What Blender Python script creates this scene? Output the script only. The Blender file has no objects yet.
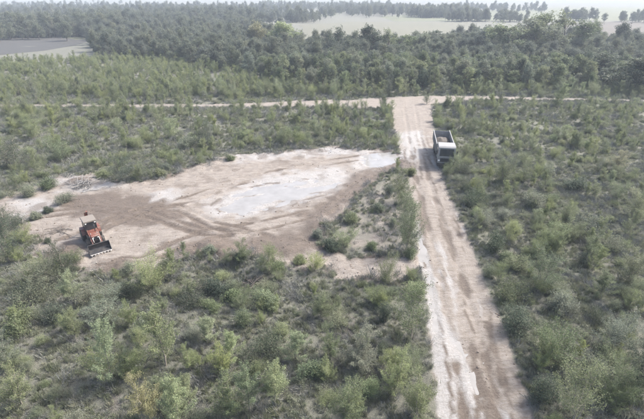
import bpy, bmesh, math, random
import numpy as np
from mathutils import Vector, Matrix

# ------------------------------------------------------------------ camera, world, sun, exposure
scene = bpy.context.scene
CAM_H, F_PX, HORIZON_V = 22.0, 435.0, -7.0          # metres, pixels of a 644 x 419 picture
PITCH = math.atan((209.5 - HORIZON_V) / F_PX)
cam_d = bpy.data.cameras.new('camera')
cam = bpy.data.objects.new('camera', cam_d)
scene.collection.objects.link(cam)
cam.location = (0, 0, CAM_H)
cam.rotation_euler = (math.pi / 2 - PITCH, 0, 0)
cam_d.sensor_width = 36.0
cam_d.lens = F_PX / 644.0 * 36.0
cam_d.clip_start, cam_d.clip_end = 0.5, 30000
scene.camera = cam

SUN_EL, SUN_AZ = math.radians(47), math.radians(66)     # azimuth from +Y towards +X
world = bpy.data.worlds.new('World'); scene.world = world; world.use_nodes = True
wn = world.node_tree.nodes; wl = world.node_tree.links
sky = wn.new('ShaderNodeTexSky'); sky.sky_type = 'NISHITA'; sky.sun_disc = False
sky.sun_elevation = SUN_EL; sky.sun_rotation = SUN_AZ
sky.dust_density = 5.0; sky.air_density = 1.0; sky.ozone_density = 1.0
bg = wn['Background']; bg.inputs['Strength'].default_value = 0.145
wl.new(sky.outputs[0], bg.inputs[0])
sun_d = bpy.data.lights.new('sun', 'SUN'); sun_d.energy = 2.45; sun_d.angle = math.radians(5)
sun_d.color = (1.0, 0.985, 0.96)
sun = bpy.data.objects.new('sun', sun_d); scene.collection.objects.link(sun)
sdir = Vector((math.sin(SUN_AZ) * math.cos(SUN_EL), math.cos(SUN_AZ) * math.cos(SUN_EL), math.sin(SUN_EL)))
sun.rotation_euler = sdir.to_track_quat('Z', 'Y').to_euler()
sun.location = (0, 0, 60)
vs = scene.view_settings
vs.view_transform = 'Standard'; vs.look = 'None'; vs.gamma = 1.0; vs.use_curve_mapping = False
vs.exposure = 1.66
scene.render.engine = 'CYCLES'
cy = scene.cycles
cy.use_denoising = True
try: cy.denoiser = 'OPENIMAGEDENOISE'
except Exception: pass
cy.max_bounces = 5; cy.diffuse_bounces = 3; cy.glossy_bounces = 2; cy.transmission_bounces = 3
cy.transparent_max_bounces = 4; cy.volume_bounces = 0
cy.sample_clamp_indirect = 3.0; cy.filter_width = 1.5
cy.use_adaptive_sampling = False; cy.adaptive_threshold = 0.01

COL = scene.collection
rng = np.random.default_rng(7)
random.seed(7)

def P(u, v):
    """photo pixel -> point on level ground"""
    a = (u - 322.0) / F_PX; b = (209.5 - v) / F_PX
    dz = -math.sin(PITCH) + b * math.cos(PITCH)
    dy = math.cos(PITCH) + b * math.sin(PITCH)
    t = CAM_H / -dz
    return np.array([a * t, dy * t])
def proj(x, y, z=0.0):
    """ground point -> photo pixel (numpy arrays welcome)"""
    zz = np.asarray(z) - CAM_H
    d = np.asarray(y) * math.cos(PITCH) - zz * math.sin(PITCH)
    up = np.asarray(y) * math.sin(PITCH) + zz * math.cos(PITCH)
    return 322 + F_PX * np.asarray(x) / d, 209.5 - F_PX * up / d
def scale_at(x, y):                                  # px per metre
    return F_PX / (y * math.cos(PITCH) + CAM_H * math.sin(PITCH))
def poly(pix): return np.array([P(u, v) for u, v in pix])

# ------------------------------------------------------------------ numpy noise and polygon distance
def _hash(ix, iy, s):
    h = (ix.astype(np.int64) * 374761393 + iy.astype(np.int64) * 668265263 + s * 1442695041) & 0xffffffff
    h = ((h ^ (h >> 13)) * 1274126177) & 0xffffffff
    return ((h ^ (h >> 16)) & 0xffff) / 65535.0
def vnoise(x, y, s=0):
    x = np.asarray(x, float); y = np.asarray(y, float)
    ix = np.floor(x); iy = np.floor(y); fx = x - ix; fy = y - iy
    fx = fx * fx * (3 - 2 * fx); fy = fy * fy * (3 - 2 * fy)
    a = _hash(ix, iy, s); b = _hash(ix + 1, iy, s); c = _hash(ix, iy + 1, s); d = _hash(ix + 1, iy + 1, s)
    return (a * (1 - fx) + b * fx) * (1 - fy) + (c * (1 - fx) + d * fx) * fy
def fbm(x, y, octs=4, s=0):
    t = 0; a = 1; n = 0
    for k in range(octs):
        t = t + a * vnoise(np.asarray(x) * 2 ** k + 17.3 * k, np.asarray(y) * 2 ** k - 9.1 * k, s + k); n += a; a *= .5
    return t / n                                      # 0..1
def sdist(pg, x, y):
    """signed distance to polygon, positive inside"""
    x = np.asarray(x, float); y = np.asarray(y, float)
    d = np.full(x.shape, 1e18); ins = np.zeros(x.shape, bool)
    n = len(pg)
    for i in range(n):
        ax, ay = pg[i]; bx, by = pg[(i + 1) % n]
        ex, ey = bx - ax, by - ay
        t = np.clip(((x - ax) * ex + (y - ay) * ey) / (ex * ex + ey * ey + 1e-12), 0, 1)
        d = np.minimum(d, (x - ax - t * ex) ** 2 + (y - ay - t * ey) ** 2)
        c = ((ay > y) != (by > y)) & (x < (bx - ax) * (y - ay) / (by - ay + 1e-12) + ax)
        ins ^= c
    return np.where(ins, 1, -1) * np.sqrt(d)
def ldist(pl, x, y):
    """distance to polyline and the position along it"""
    x = np.asarray(x, float); y = np.asarray(y, float)
    best = np.full(x.shape, 1e18)
    for (ax, ay), (bx, by) in zip(pl[:-1], pl[1:]):
        ex, ey = bx - ax, by - ay
        t = np.clip(((x - ax) * ex + (y - ay) * ey) / (ex * ex + ey * ey + 1e-12), 0, 1)
        best = np.minimum(best, (x - ax - t * ex) ** 2 + (y - ay - t * ey) ** 2)
    return np.sqrt(best)
def sstep(a, b, x):
    t = np.clip((np.asarray(x) - a) / (b - a), 0, 1); return t * t * (3 - 2 * t)

# ------------------------------------------------------------------ the plan of the place
ROAD_L = [(447, 500), (440, 425), (433, 360), (426, 300), (419, 250), (413, 205), (408, 178), (399, 150), (393, 122), (391, 104)]
ROAD_R = [(431, 101), (434, 130), (438, 160), (447, 190), (458, 215), (469, 240), (485, 280), (508, 335), (533, 419), (550, 500)]
ROAD = poly(ROAD_L + ROAD_R)
TRACK = poly([(-160, 105), (0, 104.7), (100, 104.7), (215, 104.4), (262, 102.8), (300, 100.5), (345, 100.5), (391, 97.5), (431, 96), (480, 96),
              (540, 98), (600, 99.3), (760, 101), (760, 102.4), (600, 100.7), (540, 100.2), (480, 100), (431, 104), (391, 107.5),
              (330, 107.4), (280, 107), (215, 106.6), (100, 106.8), (0, 107.2), (-160, 107.4)])
CLEAR = poly([(-30, 205), (18, 192), (48, 183), (62, 176), (100, 172), (118, 181), (150, 178), (182, 168), (215, 160), (240, 154), (300, 149), (350, 147),
              (399, 149), (411, 172), (384, 172), (368, 186), (352, 203), (334, 222), (322, 244), (350, 256), (419, 254),
              (425, 281), (345, 279), (300, 270), (262, 262), (220, 262), (196, 258), (168, 262), (160, 279), (120, 278), (84, 276), (62, 262),
              (34, 254), (22, 236), (-30, 232)])
PUD1 = poly([(214, 204), (228, 195), (246, 189), (266, 184), (290, 183), (304, 180), (341, 181), (341, 187), (324, 194), (303, 199), (292, 204), (264, 210), (240, 213), (222, 210)])
PUD2 = poly([(359, 154), (396, 152), (400, 158), (388, 165), (368, 167), (357, 161)])
PUD3 = poly([(413, 218), (418, 220), (429, 262), (436, 300), (441, 338), (434, 340), (427, 300), (420, 270)])
PUD4 = poly([(452, 338), (462, 340), (480, 378), (478, 394), (468, 386), (458, 362)])
PUD5 = poly([(473, 352), (483, 350), (490, 362), (480, 368)])
MOIST = [poly(q) for q in (
    [(300, 215), (330, 195), (352, 176), (375, 168), (405, 158), (412, 166), (388, 176), (368, 190), (345, 210), (318, 224)],
    [(60, 196), (110, 190), (160, 200), (185, 215), (150, 228), (100, 222), (66, 214)],
    [(170, 262), (200, 242), (260, 236), (310, 226), (330, 226), (320, 246), (270, 262), (220, 264)],
    [(484, 322), (491, 322), (509, 388), (500, 390)], [(468, 345), (474, 345), (503, 425), (492, 425)])]
PALE = [poly(q) for q in (
    [(58, 180), (80, 175), (112, 176), (118, 186), (84, 194), (60, 192)],
    [(205, 208), (215, 196), (250, 182), (290, 172), (340, 166), (352, 178), (340, 192), (300, 203), (250, 216), (215, 215)],
    [(132, 200), (170, 190), (186, 196), (160, 206), (138, 207)], [(18, 200), (40, 196), (55, 206), (40, 218), (20, 214)],
    [(350, 152), (408, 148), (425, 150), (420, 160), (395, 168), (356, 168)], [(397, 134), (420, 130), (428, 150), (402, 152)],
    [(230, 156), (300, 150), (350, 148), (352, 153), (300, 156), (240, 161)],
    [(412, 220), (420, 222), (432, 270), (440, 310), (462, 350), (495, 405), (512, 425), (440, 430), (432, 360), (424, 300)])]
ISLAND = poly([(328, 246), (338, 224), (356, 204), (374, 188), (386, 174), (410, 174), (414, 206), (418, 250), (352, 254)])
mound_c = [(P(205, 251), 2.6, .7), (P(232, 262), 2.2, .6), (P(262, 268), 1.7, .5), (P(80, 182), 1.8, .45), (P(180, 278), 1.7, .5), (P(290, 250), 2.0, .35), (P(120, 268), 1.6, .3), (P(70, 250), 1.6, .3), (P(318, 226), 1.8, .3)]
RUTS = [poly(q) for q in ([(436, 420), (431, 360), (436, 300), (432, 250), (424, 205), (418, 178), (411, 140), (408, 108)],)]
RUT_L = poly([(470, 470), (462, 400), (452, 345), (443, 295), (434, 250), (424, 210), (417, 180), (409, 140), (404, 106)])
RUT_R = poly([(512, 470), (498, 400), (482, 345), (467, 295), (453, 250), (439, 210), (429, 182), (421, 140), (415, 106)])
TYRE = [poly(q) for q in (
    [(90, 240), (100, 226), (135, 210), (180, 205), (215, 222), (270, 236)], [(97, 242), (108, 229), (140, 215), (178, 211), (210, 228), (262, 243)],
    [(100, 262), (140, 258), (200, 232), (260, 222), (320, 208), (360, 180), (410, 168)], [(100, 266), (150, 262), (210, 240), (270, 229), (330, 214), (372, 184), (410, 173)],
    [(60, 240), (120, 214), (190, 196), (240, 178), (330, 160), (400, 150)], [(64, 246), (126, 219), (196, 201), (246, 182), (334, 164), (404, 154)],
    [(30, 215), (90, 206), (150, 212), (200, 228), (240, 232)], [(30, 220), (90, 211), (150, 218), (198, 235), (240, 238)])]
ROAD_CL = np.array([(P(*a) + P(*b)) / 2 for a, b in zip(ROAD_L, ROAD_R[::-1])])

def masks(x, y):
    w = (fbm(x * .45, y * .45, 3, 3) - .5) * 2
    w2 = (fbm(x * 1.7, y * 1.7, 3, 8) - .5) * 2
    dr = sdist(ROAD, x, y) + w * .35 + w2 * .25
    dt = sdist(TRACK, x, y) + w * .9 + w2 * .4
    dc = sdist(CLEAR, x, y) + w * 1.7 + w2 * .6
    return dr, dt, dc

def terrain(x, y):
    x = np.asarray(x, float); y = np.asarray(y, float)
    dr, dt, dc = masks(x, y)
    road = sstep(-.5, .5, dr); clr = sstep(-1.2, 1.2, dc); trk = sstep(-.8, .6, dt)
    bare = np.maximum(np.maximum(road, clr), trk)
    near = 1 - sstep(150, 300, y)
    z = (1 - bare) * ((fbm(x * .13, y * .13, 3, 11) - .5) * .55 + (fbm(x * .9, y * .9, 3, 14) - .5) * .22) * near
    lum = (fbm(x * 1.3, y * 1.3, 4, 21) - .5)
    rough = sstep(-3, 1.0, -dc + 2.0)
    z += clr * (lum * (.16 + .30 * rough) + (fbm(x * .3, y * .3, 2, 25) - .5) * .12)
    z += road * (lum * .05 + .03)
    for c, r, h in mound_c:
        d2 = ((x - c[0]) ** 2 + ((y - c[1]) * 1.4) ** 2) / (r * r)
        z += h * np.exp(-d2) * (.5 + 1.1 * fbm(x * 1.6, y * 1.6, 4, 31))
    z += .10 * np.exp(-((dr + .35) / .35) ** 2) * fbm(x * .8, y * .8, 3, 35) * (1 - clr)          # spoil along the road edge
    for pl in (RUT_L, RUT_R):
        d = ldist(pl, x, y) + (fbm(x * .8, y * .8, 2, 41) - .5) * .5
        z += road * (-.07 * np.exp(-(d / .24) ** 2) + .045 * np.exp(-((np.abs(d) - .42) / .16) ** 2))
    for pl in TYRE:
        d = ldist(pl, x, y) + (fbm(x * .6, y * .6, 2, 43) - .5) * .7
        z += clr * (1 - road) * (-.10 * np.exp(-(d / .22) ** 2) + .08 * np.exp(-((np.abs(d) - .4) / .18) ** 2))
    for pg, dep in ((PUD1, .20), (PUD2, .16), (PUD3, .12), (PUD4, .10), (PUD5, .10)):
        d = sdist(pg, x, y) + (fbm(x * .9, y * .9, 3, 47) - .5) * (2.8 if dep > .15 else .9)
        k = sstep(-.7, .9, d) if dep > .15 else sstep(-.3, .35, d)
        z = z * (1 - .55 * k) - dep * k + ((.13 if dep > .18 else .07) * k * sstep(.48, .7, fbm((x * .94 + y * .34) * .22 + 3, (y * .94 - x * .34) * 1.1, 4, 49)) if dep > .15 else .05 * k * sstep(.5, .7, fbm(x * 1.2, y * .5, 3, 50)))
    return z

# ------------------------------------------------------------------ materials
def nodes_of(m):
    m.use_nodes = True; nt = m.node_tree
    return nt, nt.nodes, nt.links, nt.nodes['Principled BSDF']
def mk(name, color, rough=.6, metal=0.0, spec=.4, var=.12, scale=6.0, bump=0.0, dirt=None, dirt_amt=.5):
    m = bpy.data.materials.new(name); nt, N, L, b = nodes_of(m)
    b.inputs['Roughness'].default_value = rough; b.inputs['Metallic'].default_value = metal
    b.inputs['Specular IOR Level'].default_value = spec
    tc = N.new('ShaderNodeTexCoord')
    no = N.new('ShaderNodeTexNoise'); no.inputs['Scale'].default_value = scale; no.inputs['Detail'].default_value = 6
    L.new(tc.outputs['Object'], no.inputs['Vector'])
    mr = N.new('ShaderNodeMapRange'); mr.inputs[1].default_value = .25; mr.inputs[2].default_value = .75
    mr.inputs[3].default_value = 1 - var; mr.inputs[4].default_value = 1 + var
    L.new(no.outputs['Fac'], mr.inputs[0])
    mx = N.new('ShaderNodeMix'); mx.data_type = 'RGBA'; mx.blend_type = 'MULTIPLY'; mx.inputs[0].default_value = 1
    mx.inputs[6].default_value = (*color, 1); L.new(mr.outputs[0], mx.inputs[7])
    out = mx.outputs[2]
    if dirt:
        n2 = N.new('ShaderNodeTexNoise'); n2.inputs['Scale'].default_value = scale * .6; n2.inputs['Detail'].default_value = 8
        n2.inputs['Roughness'].default_value = .7
        L.new(tc.outputs['Object'], n2.inputs['Vector'])
        r2 = N.new('ShaderNodeMapRange'); r2.inputs[1].default_value = .48; r2.inputs[2].default_value = .66; r2.inputs[4].default_value = dirt_amt
        L.new(n2.outputs['Fac'], r2.inputs[0])
        m2 = N.new('ShaderNodeMix'); m2.data_type = 'RGBA'; m2.inputs[7].default_value = (*dirt, 1)
        L.new(r2.outputs[0], m2.inputs[0]); L.new(out, m2.inputs[6]); out = m2.outputs[2]
    L.new(out, b.inputs['Base Color'])
    if bump:
        bp = N.new('ShaderNodeBump'); bp.inputs['Strength'].default_value = bump; bp.inputs['Distance'].default_value = .02
        L.new(no.outputs['Fac'], bp.inputs['Height']); L.new(bp.outputs[0], b.inputs['Normal'])
    return m

def mixc(N, L, fac, a, b):
    m = N.new('ShaderNodeMix'); m.data_type = 'RGBA'
    for s, v in ((0, fac), (6, a), (7, b)):
        if isinstance(v, (tuple, list)): m.inputs[s].default_value = (*v, 1)
        elif isinstance(v, (int, float)): m.inputs[s].default_value = v
        else: L.new(v, m.inputs[s])
    return m.outputs[2]
def noise(N, L, vec, scale, detail=5, rough=.55, lo=.3, hi=.7):
    n = N.new('ShaderNodeTexNoise'); n.inputs['Scale'].default_value = scale; n.inputs['Detail'].default_value = detail
    n.inputs['Roughness'].default_value = rough; L.new(vec, n.inputs['Vector'])
    r = N.new('ShaderNodeMapRange'); r.inputs[1].default_value = lo; r.inputs[2].default_value = hi; L.new(n.outputs['Fac'], r.inputs[0])
    return r.outputs[0]
def math_n(N, L, op, a, b):
    m = N.new('ShaderNodeMath'); m.operation = op; m.use_clamp = op in ('MULTIPLY', 'ADD')
    for i, v in enumerate((a, b)):
        if isinstance(v, (int, float)): m.inputs[i].default_value = v
        else: L.new(v, m.inputs[i])
    return m.outputs[0]

def ground_material():
    m = bpy.data.materials.new('earth_and_litter'); nt, N, L, b = nodes_of(m)
    geo = N.new('ShaderNodeNewGeometry'); pos = geo.outputs['Position']
    def attr(n):
        a = N.new('ShaderNodeAttribute'); a.attribute_name = n; return a.outputs['Fac']
    soil, pale, moist = attr('soil'), attr('pale'), attr('moist')
    big = noise(N, L, pos, .09, 4); mid = noise(N, L, pos, .7, 6, .65); fine = noise(N, L, pos, 5, 7, .7); tiny = noise(N, L, pos, 19, 5, .7)
    # under the scrub: dry grass, moss, dark litter, painted shadow pockets
    lit = mixc(N, L, big, (0.112, 0.112, 0.08781), (0.103, 0.1093, 0.07616))
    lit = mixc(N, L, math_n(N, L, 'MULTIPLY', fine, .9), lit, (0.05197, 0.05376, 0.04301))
    lit = mixc(N, L, math_n(N, L, 'MULTIPLY', mid, .45), lit, (0.1344, 0.1299, 0.1057))
    lit = mixc(N, L, math_n(N, L, 'MULTIPLY', tiny, .5), lit, (0.1792, 0.1747, 0.1478))
    # bare earth, dragged and washed in streaks
    mp = N.new('ShaderNodeMapping'); mp.inputs['Scale'].default_value = (.28, 1.0, 1); mp.inputs['Rotation'].default_value = (0, 0, -.35); L.new(pos, mp.inputs['Vector'])
    strk = noise(N, L, mp.outputs[0], 1.9, 7, .68, .40, .66); st2 = noise(N, L, mp.outputs[0], 6.5, 6, .7, .42, .66)
    so = mixc(N, L, mid, (0.2222, 0.195, 0.164), (0.1796, 0.1542, 0.1271))
    so = mixc(N, L, math_n(N, L, 'MULTIPLY', fine, .5), so, (0.2836, 0.2614, 0.2337))
    so = mixc(N, L, math_n(N, L, 'MULTIPLY', tiny, .4), so, (0.1323, 0.1122, 0.0943))
    so = mixc(N, L, math_n(N, L, 'MULTIPLY', strk, .9), so, (0.1277, 0.1053, 0.08712))
    so = mixc(N, L, math_n(N, L, 'MULTIPLY', st2, .45), so, (0.3025, 0.2779, 0.2563))
    # rain-washed pale sand; glare of wet ground is painted in this colour too
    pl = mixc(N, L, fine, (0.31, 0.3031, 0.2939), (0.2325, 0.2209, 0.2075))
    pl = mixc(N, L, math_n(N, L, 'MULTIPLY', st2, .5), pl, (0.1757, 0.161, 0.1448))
    # dug, moist clay
    mo = mixc(N, L, fine, (0.0748, 0.0578, 0.04505), (0.1105, 0.08755, 0.0697))
    mo = mixc(N, L, math_n(N, L, 'MULTIPLY', tiny, .4), mo, (0.051, 0.03995, 0.0323))
    mo = mixc(N, L, math_n(N, L, 'MULTIPLY', st2, .45), mo, (0.17, 0.1403, 0.1148))
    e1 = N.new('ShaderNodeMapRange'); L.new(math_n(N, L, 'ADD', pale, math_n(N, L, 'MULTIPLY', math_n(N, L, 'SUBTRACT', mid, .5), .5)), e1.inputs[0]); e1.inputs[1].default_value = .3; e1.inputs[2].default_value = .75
    e2 = N.new('ShaderNodeMapRange'); L.new(math_n(N, L, 'ADD', moist, math_n(N, L, 'MULTIPLY', math_n(N, L, 'SUBTRACT', fine, .5), .5)), e2.inputs[0]); e2.inputs[1].default_value = .25; e2.inputs[2].default_value = .8
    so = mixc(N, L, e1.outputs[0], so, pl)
    so = mixc(N, L, e2.outputs[0], so, mo)
    e3 = N.new('ShaderNodeMapRange'); L.new(math_n(N, L, 'ADD', soil, math_n(N, L, 'MULTIPLY', math_n(N, L, 'SUBTRACT', fine, .5), .55)), e3.inputs[0]); e3.inputs[1].default_value = .3; e3.inputs[2].default_value = .7
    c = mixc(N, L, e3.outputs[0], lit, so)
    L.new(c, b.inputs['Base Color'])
    r = N.new('ShaderNodeMapRange'); L.new(e2.outputs[0], r.inputs[0]); r.inputs[3].default_value = .9; r.inputs[4].default_value = .62
    L.new(r.outputs[0], b.inputs['Roughness']); b.inputs['Specular IOR Level'].default_value = .25
    bp = N.new('ShaderNodeBump'); bp.inputs['Strength'].default_value = .8; bp.inputs['Distance'].default_value = .09
    L.new(math_n(N, L, 'ADD', math_n(N, L, 'MULTIPLY', fine, .6), math_n(N, L, 'MULTIPLY', tiny, .4)), bp.inputs['Height'])
    L.new(bp.outputs[0], b.inputs['Normal'])
    return m
M_GROUND = ground_material()

def water_material():
    m = bpy.data.materials.new('muddy_water'); nt, N, L, b = nodes_of(m)
    geo = N.new('ShaderNodeNewGeometry')
    n = noise(N, L, geo.outputs['Position'], .8, 4)
    L.new(mixc(N, L, n, (.215, .208, .198), (.17, .164, .154)), b.inputs['Base Color'])
    b.inputs['Roughness'].default_value = .06; b.inputs['IOR'].default_value = 1.33; b.inputs['Specular IOR Level'].default_value = .5
    w = N.new('ShaderNodeTexNoise'); w.inputs['Scale'].default_value = 5; w.inputs['Detail'].default_value = 3
    L.new(geo.outputs['Position'], w.inputs['Vector'])
    bp = N.new('ShaderNodeBump'); bp.inputs['Strength'].default_value = .25; bp.inputs['Distance'].default_value = .02
    L.new(w.outputs['Fac'], bp.inputs['Height']); L.new(bp.outputs[0], b.inputs['Normal'])
    return m
M_WATER = water_material()

def foliage_material(name, base=None, ramp=None, spread=.24, trans=.42):
    """tint comes from the object's own colour, or from a ramp picked at random for each plant"""
    m = bpy.data.materials.new(name); nt, N, L, b = nodes_of(m)
    oi = N.new('ShaderNodeObjectInfo'); geo = N.new('ShaderNodeNewGeometry')
    if ramp:
        cr = N.new('ShaderNodeValToRGB'); L.new(oi.outputs['Random'], cr.inputs[0])
        while len(cr.color_ramp.elements) < len(ramp): cr.color_ramp.elements.new(.5)
        for i, (e, c) in enumerate(zip(cr.color_ramp.elements, ramp)):
            e.position = i / (len(ramp) - 1); e.color = (*c, 1)
        col = cr.outputs[0]
    else: col = oi.outputs['Color']
    r = N.new('ShaderNodeMapRange'); L.new(geo.outputs['Random Per Island'], r.inputs[0]); r.inputs[3].default_value = 1 - spread; r.inputs[4].default_value = 1 + spread
    mx = N.new('ShaderNodeMix'); mx.data_type = 'RGBA'; mx.blend_type = 'MULTIPLY'; mx.inputs[0].default_value = 1
    L.new(col, mx.inputs[6]); L.new(r.outputs[0], mx.inputs[7])
    hs = N.new('ShaderNodeHueSaturation'); L.new(mx.outputs[2], hs.inputs['Color'])
    rr = N.new('ShaderNodeMapRange'); wn_ = N.new('ShaderNodeTexWhiteNoise'); wn_.noise_dimensions = '1D'; L.new(geo.outputs['Random Per Island'], wn_.inputs['W'])
    L.new(wn_.outputs['Value'], rr.inputs[0]); rr.inputs[3].default_value = .485; rr.inputs[4].default_value = .505
    L.new(rr.outputs[0], hs.inputs['Hue'])
    L.new(hs.outputs[0], b.inputs['Base Color'])
    b.inputs['Roughness'].default_value = .6; b.inputs['Specular IOR Level'].default_value = .2
    tr = N.new('ShaderNodeBsdfTranslucent'); L.new(hs.outputs[0], tr.inputs['Color'])
    ms = N.new('ShaderNodeMixShader'); ms.inputs[0].default_value = trans
    L.new(b.outputs[0], ms.inputs[1]); L.new(tr.outputs[0], ms.inputs[2])
    L.new(ms.outputs[0], N['Material Output'].inputs['Surface'])
    return m
M_LEAF = foliage_material('leaves_tinted')
M_WOOD = foliage_material('wood_leaves', ramp=[(0.08721, 0.1042, 0.081), (0.118, 0.1361, 0.0918), (0.1385, 0.1574, 0.1058), (0.09747, 0.1149, 0.0918), (0.1539, 0.1649, 0.108), (0.1026, 0.1192, 0.0918), (0.1231, 0.1383, 0.1134)])
M_SCRUB = foliage_material('scrub_leaves', ramp=[(0.1468, 0.1708, 0.1075), (0.1819, 0.2007, 0.1415), (0.1761, 0.2091, 0.1075), (0.2172, 0.2245, 0.1642), (0.1115, 0.1314, 0.09957), (0.2054, 0.2389, 0.1132), (0.1761, 0.1911, 0.1472)])
M_HEATH = foliage_material('heath_leaves', ramp=[(0.1845, 0.2025, 0.1455), (0.2181, 0.2275, 0.1779), (0.1957, 0.2162, 0.1401), (0.2404, 0.2447, 0.194), (0.1565, 0.1729, 0.1294), (0.2124, 0.2332, 0.1509)])
M_SEED = foliage_material('seedling_leaves', ramp=[(0.1757, 0.2122, 0.08996), (0.2085, 0.2401, 0.1164), (0.1482, 0.1843, 0.08467), (0.2306, 0.2625, 0.1005), (0.1647, 0.1955, 0.1111), (0.1208, 0.1508, 0.07938), (0.1976, 0.2234, 0.127)])
M_GRASS = foliage_material('grass_blades', ramp=[(0.188, 0.1966, 0.1323), (0.1626, 0.1841, 0.1127), (0.249, 0.2431, 0.1813), (0.1678, 0.181, 0.1323), (0.2033, 0.212, 0.147), (0.1525, 0.1759, 0.098)], trans=.25)
M_TWIG = foliage_material('dry_twigs', ramp=[(0.2042, 0.2019, 0.185), (0.1615, 0.1655, 0.15), (0.247, 0.2462, 0.23), (0.171, 0.1773, 0.165)], trans=.05)
M_BARK = mk('bark', (.13, .11, .09), .9, var=.35, scale=9, bump=.4)
M_BARKP = mk('pale_bark', (.23, .205, .17), .9, var=.35, scale=9, bump=.4)
M_CLOD = mk('clods', (.14, .112, .09), .95, var=.3, scale=2)
M_BLEACHED = mk('bleached_wood', (.21, .20, .185), .9, var=.35, scale=5, bump=.4)
M_DEAD = mk('dead_wood', (.12, .105, .09), .9, var=.35, scale=5, bump=.4)

# ------------------------------------------------------------------ object helpers
def tag(o, label=None, cat=None, group=None, kind=None):
    if label: o['label'] = label
    if cat: o['category'] = cat
    if group: o['group'] = group
    if kind: o['kind'] = kind
    return o
def mesh_from(name, V, Fc, mat, smooth=False):
    me = bpy.data.meshes.new(name)
    V = np.asarray(V, np.float32)
    if isinstance(Fc, np.ndarray):
        k = Fc.shape[1]; n = len(Fc)
        me.vertices.add(len(V)); me.vertices.foreach_set('co', V.ravel())
        me.loops.add(n * k); me.loops.foreach_set('vertex_index', Fc.ravel().astype(np.int32))
        me.polygons.add(n); me.polygons.foreach_set('loop_start', np.arange(0, n * k, k, dtype=np.int32))
        me.update(calc_edges=True)
    else:
        me.from_pydata([tuple(v) for v in V], [], Fc); me.update()
    if mat: me.materials.append(mat)
    me.polygons.foreach_set('use_smooth', np.full(len(me.polygons), smooth))
    return me
def obj(name, me, parent=None, loc=None, link=True):
    o = bpy.data.objects.new(name, me)
    if link: COL.objects.link(o)
    if parent: o.parent = parent
    if loc is not None: o.location = loc
    return o
def thing(name, loc, rz=0.0):
    o = bpy.data.objects.new(name, None); COL.objects.link(o); o.empty_display_size = .3
    o.location = loc; o.rotation_euler = (0, 0, rz); return o

# ------------------------------------------------------------------ ground, road, clearing, track (one sheet cut along their edges)
def axis(knots):
    out = [knots[0][0]]
    for (a, s0), (b, s1) in zip(knots[:-1], knots[1:]):
        x = a
        while True:
            s = s0 + (s1 - s0) * (x - a) / (b - a); x += s
            if x >= b - s * .4: break
            out.append(x)
        out.append(b)
    return np.array(out)
XS = axis([(-7000, 1500), (-1200, 400), (-200, 40), (-90, 2.2), (-45, .5), (-24, .28), (20, .28), (32, .45), (90, 2.2), (200, 40), (1200, 400), (7000, 1500)])
YS = axis([(-800, 300), (-60, 20), (8, .6), (16, .24), (45, .28), (75, .38), (112, .6), (150, 2.5), (320, 14), (1200, 200), (8000, 1200)])
GX, GY = np.meshgrid(XS, YS)
gx, gy = GX.ravel(), GY.ravel()
gz = terrain(gx, gy)
dr, dt, dc = masks(gx, gy)
nfar = 1 - sstep(160, 320, gy)
wv = (fbm(gx * .8, gy * .8, 4, 61) - .5) * 2
soil = np.maximum.reduce([sstep(-.45, .45, dr), sstep(-.8, .5, dt) * .95, sstep(-1.4, .9, dc + wv * .8)])
soil = np.maximum(soil, sstep(.66, .82, fbm(gx * .22, gy * .22, 4, 66)) * .5 * nfar)
isl = sstep(-.5, 1.2, sdist(ISLAND, gx, gy)); soil = np.maximum(soil, .62 * isl); soil = soil * (1 - .3 * isl * (fbm(gx * .9, gy * .9, 3, 68) > .36))
for u, v, r in ((340, 324, 1.5), (345, 330, 1.0), (195, 268, 1.0), (8, 208, 3.0)):
    c = P(u, v); soil = np.maximum(soil, .75 * np.exp(-(((gx - c[0]) ** 2 + (gy - c[1]) ** 2) / r ** 2)))
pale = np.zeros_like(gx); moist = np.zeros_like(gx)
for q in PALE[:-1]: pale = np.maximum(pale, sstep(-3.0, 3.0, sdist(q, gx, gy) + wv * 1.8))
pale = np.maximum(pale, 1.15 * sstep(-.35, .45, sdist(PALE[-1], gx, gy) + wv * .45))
for q in MOIST[3:]: moist = np.maximum(moist, 1.1 * sstep(-.35, .35, sdist(q, gx, gy) + wv * .35))
for q in MOIST[:3]: moist = np.maximum(moist, 1.05 * sstep(-2.0, 2.0, sdist(q, gx, gy) + wv * 1.8))
moist = np.maximum(moist * 1.0, .55 * sstep(.48, .75, fbm(gx * .55, gy * .55, 4, 71)) * sstep(-.5, 1, dc) * (1 - sstep(-.5, .5, dr)))
onr0 = sstep(-.3, .4, dr)
for pl_ in TYRE + [RUT_L, RUT_R]:
    d = ldist(pl_, gx, gy) + (fbm(gx * .6, gy * .6, 2, 43) - .5) * .7
    moist = np.maximum(moist, (1 - .75 * sstep(58, 72, gy) * onr0) * np.exp(-(d / .36) ** 2) * sstep(.30, .55, fbm(gx * .3, gy * .3, 2, 77)))
acr = gx - np.interp(gy, ROAD_CL[:, 1], ROAD_CL[:, 0]); onr = sstep(-.3, .4, dr)
sk = fbm(acr * 2.6 + (fbm(gx * .25, gy * .25, 2, 85) - .5) * 1.5, gy * .10, 4, 83)
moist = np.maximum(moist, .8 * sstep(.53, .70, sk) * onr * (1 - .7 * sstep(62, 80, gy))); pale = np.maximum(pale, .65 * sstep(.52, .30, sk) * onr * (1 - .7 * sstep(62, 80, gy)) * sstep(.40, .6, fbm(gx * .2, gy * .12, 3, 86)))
for pg in (PUD1, PUD2):
    d = sdist(pg, gx, gy); pale = np.maximum(pale, .55 * sstep(-3.0, -.5, d + wv * 1.6)); moist = np.maximum(moist, .75 * np.exp(-((d + .25) / .35) ** 2) * sstep(.4, .6, fbm(gx * .5, gy * .5, 3, 89)))
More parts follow.
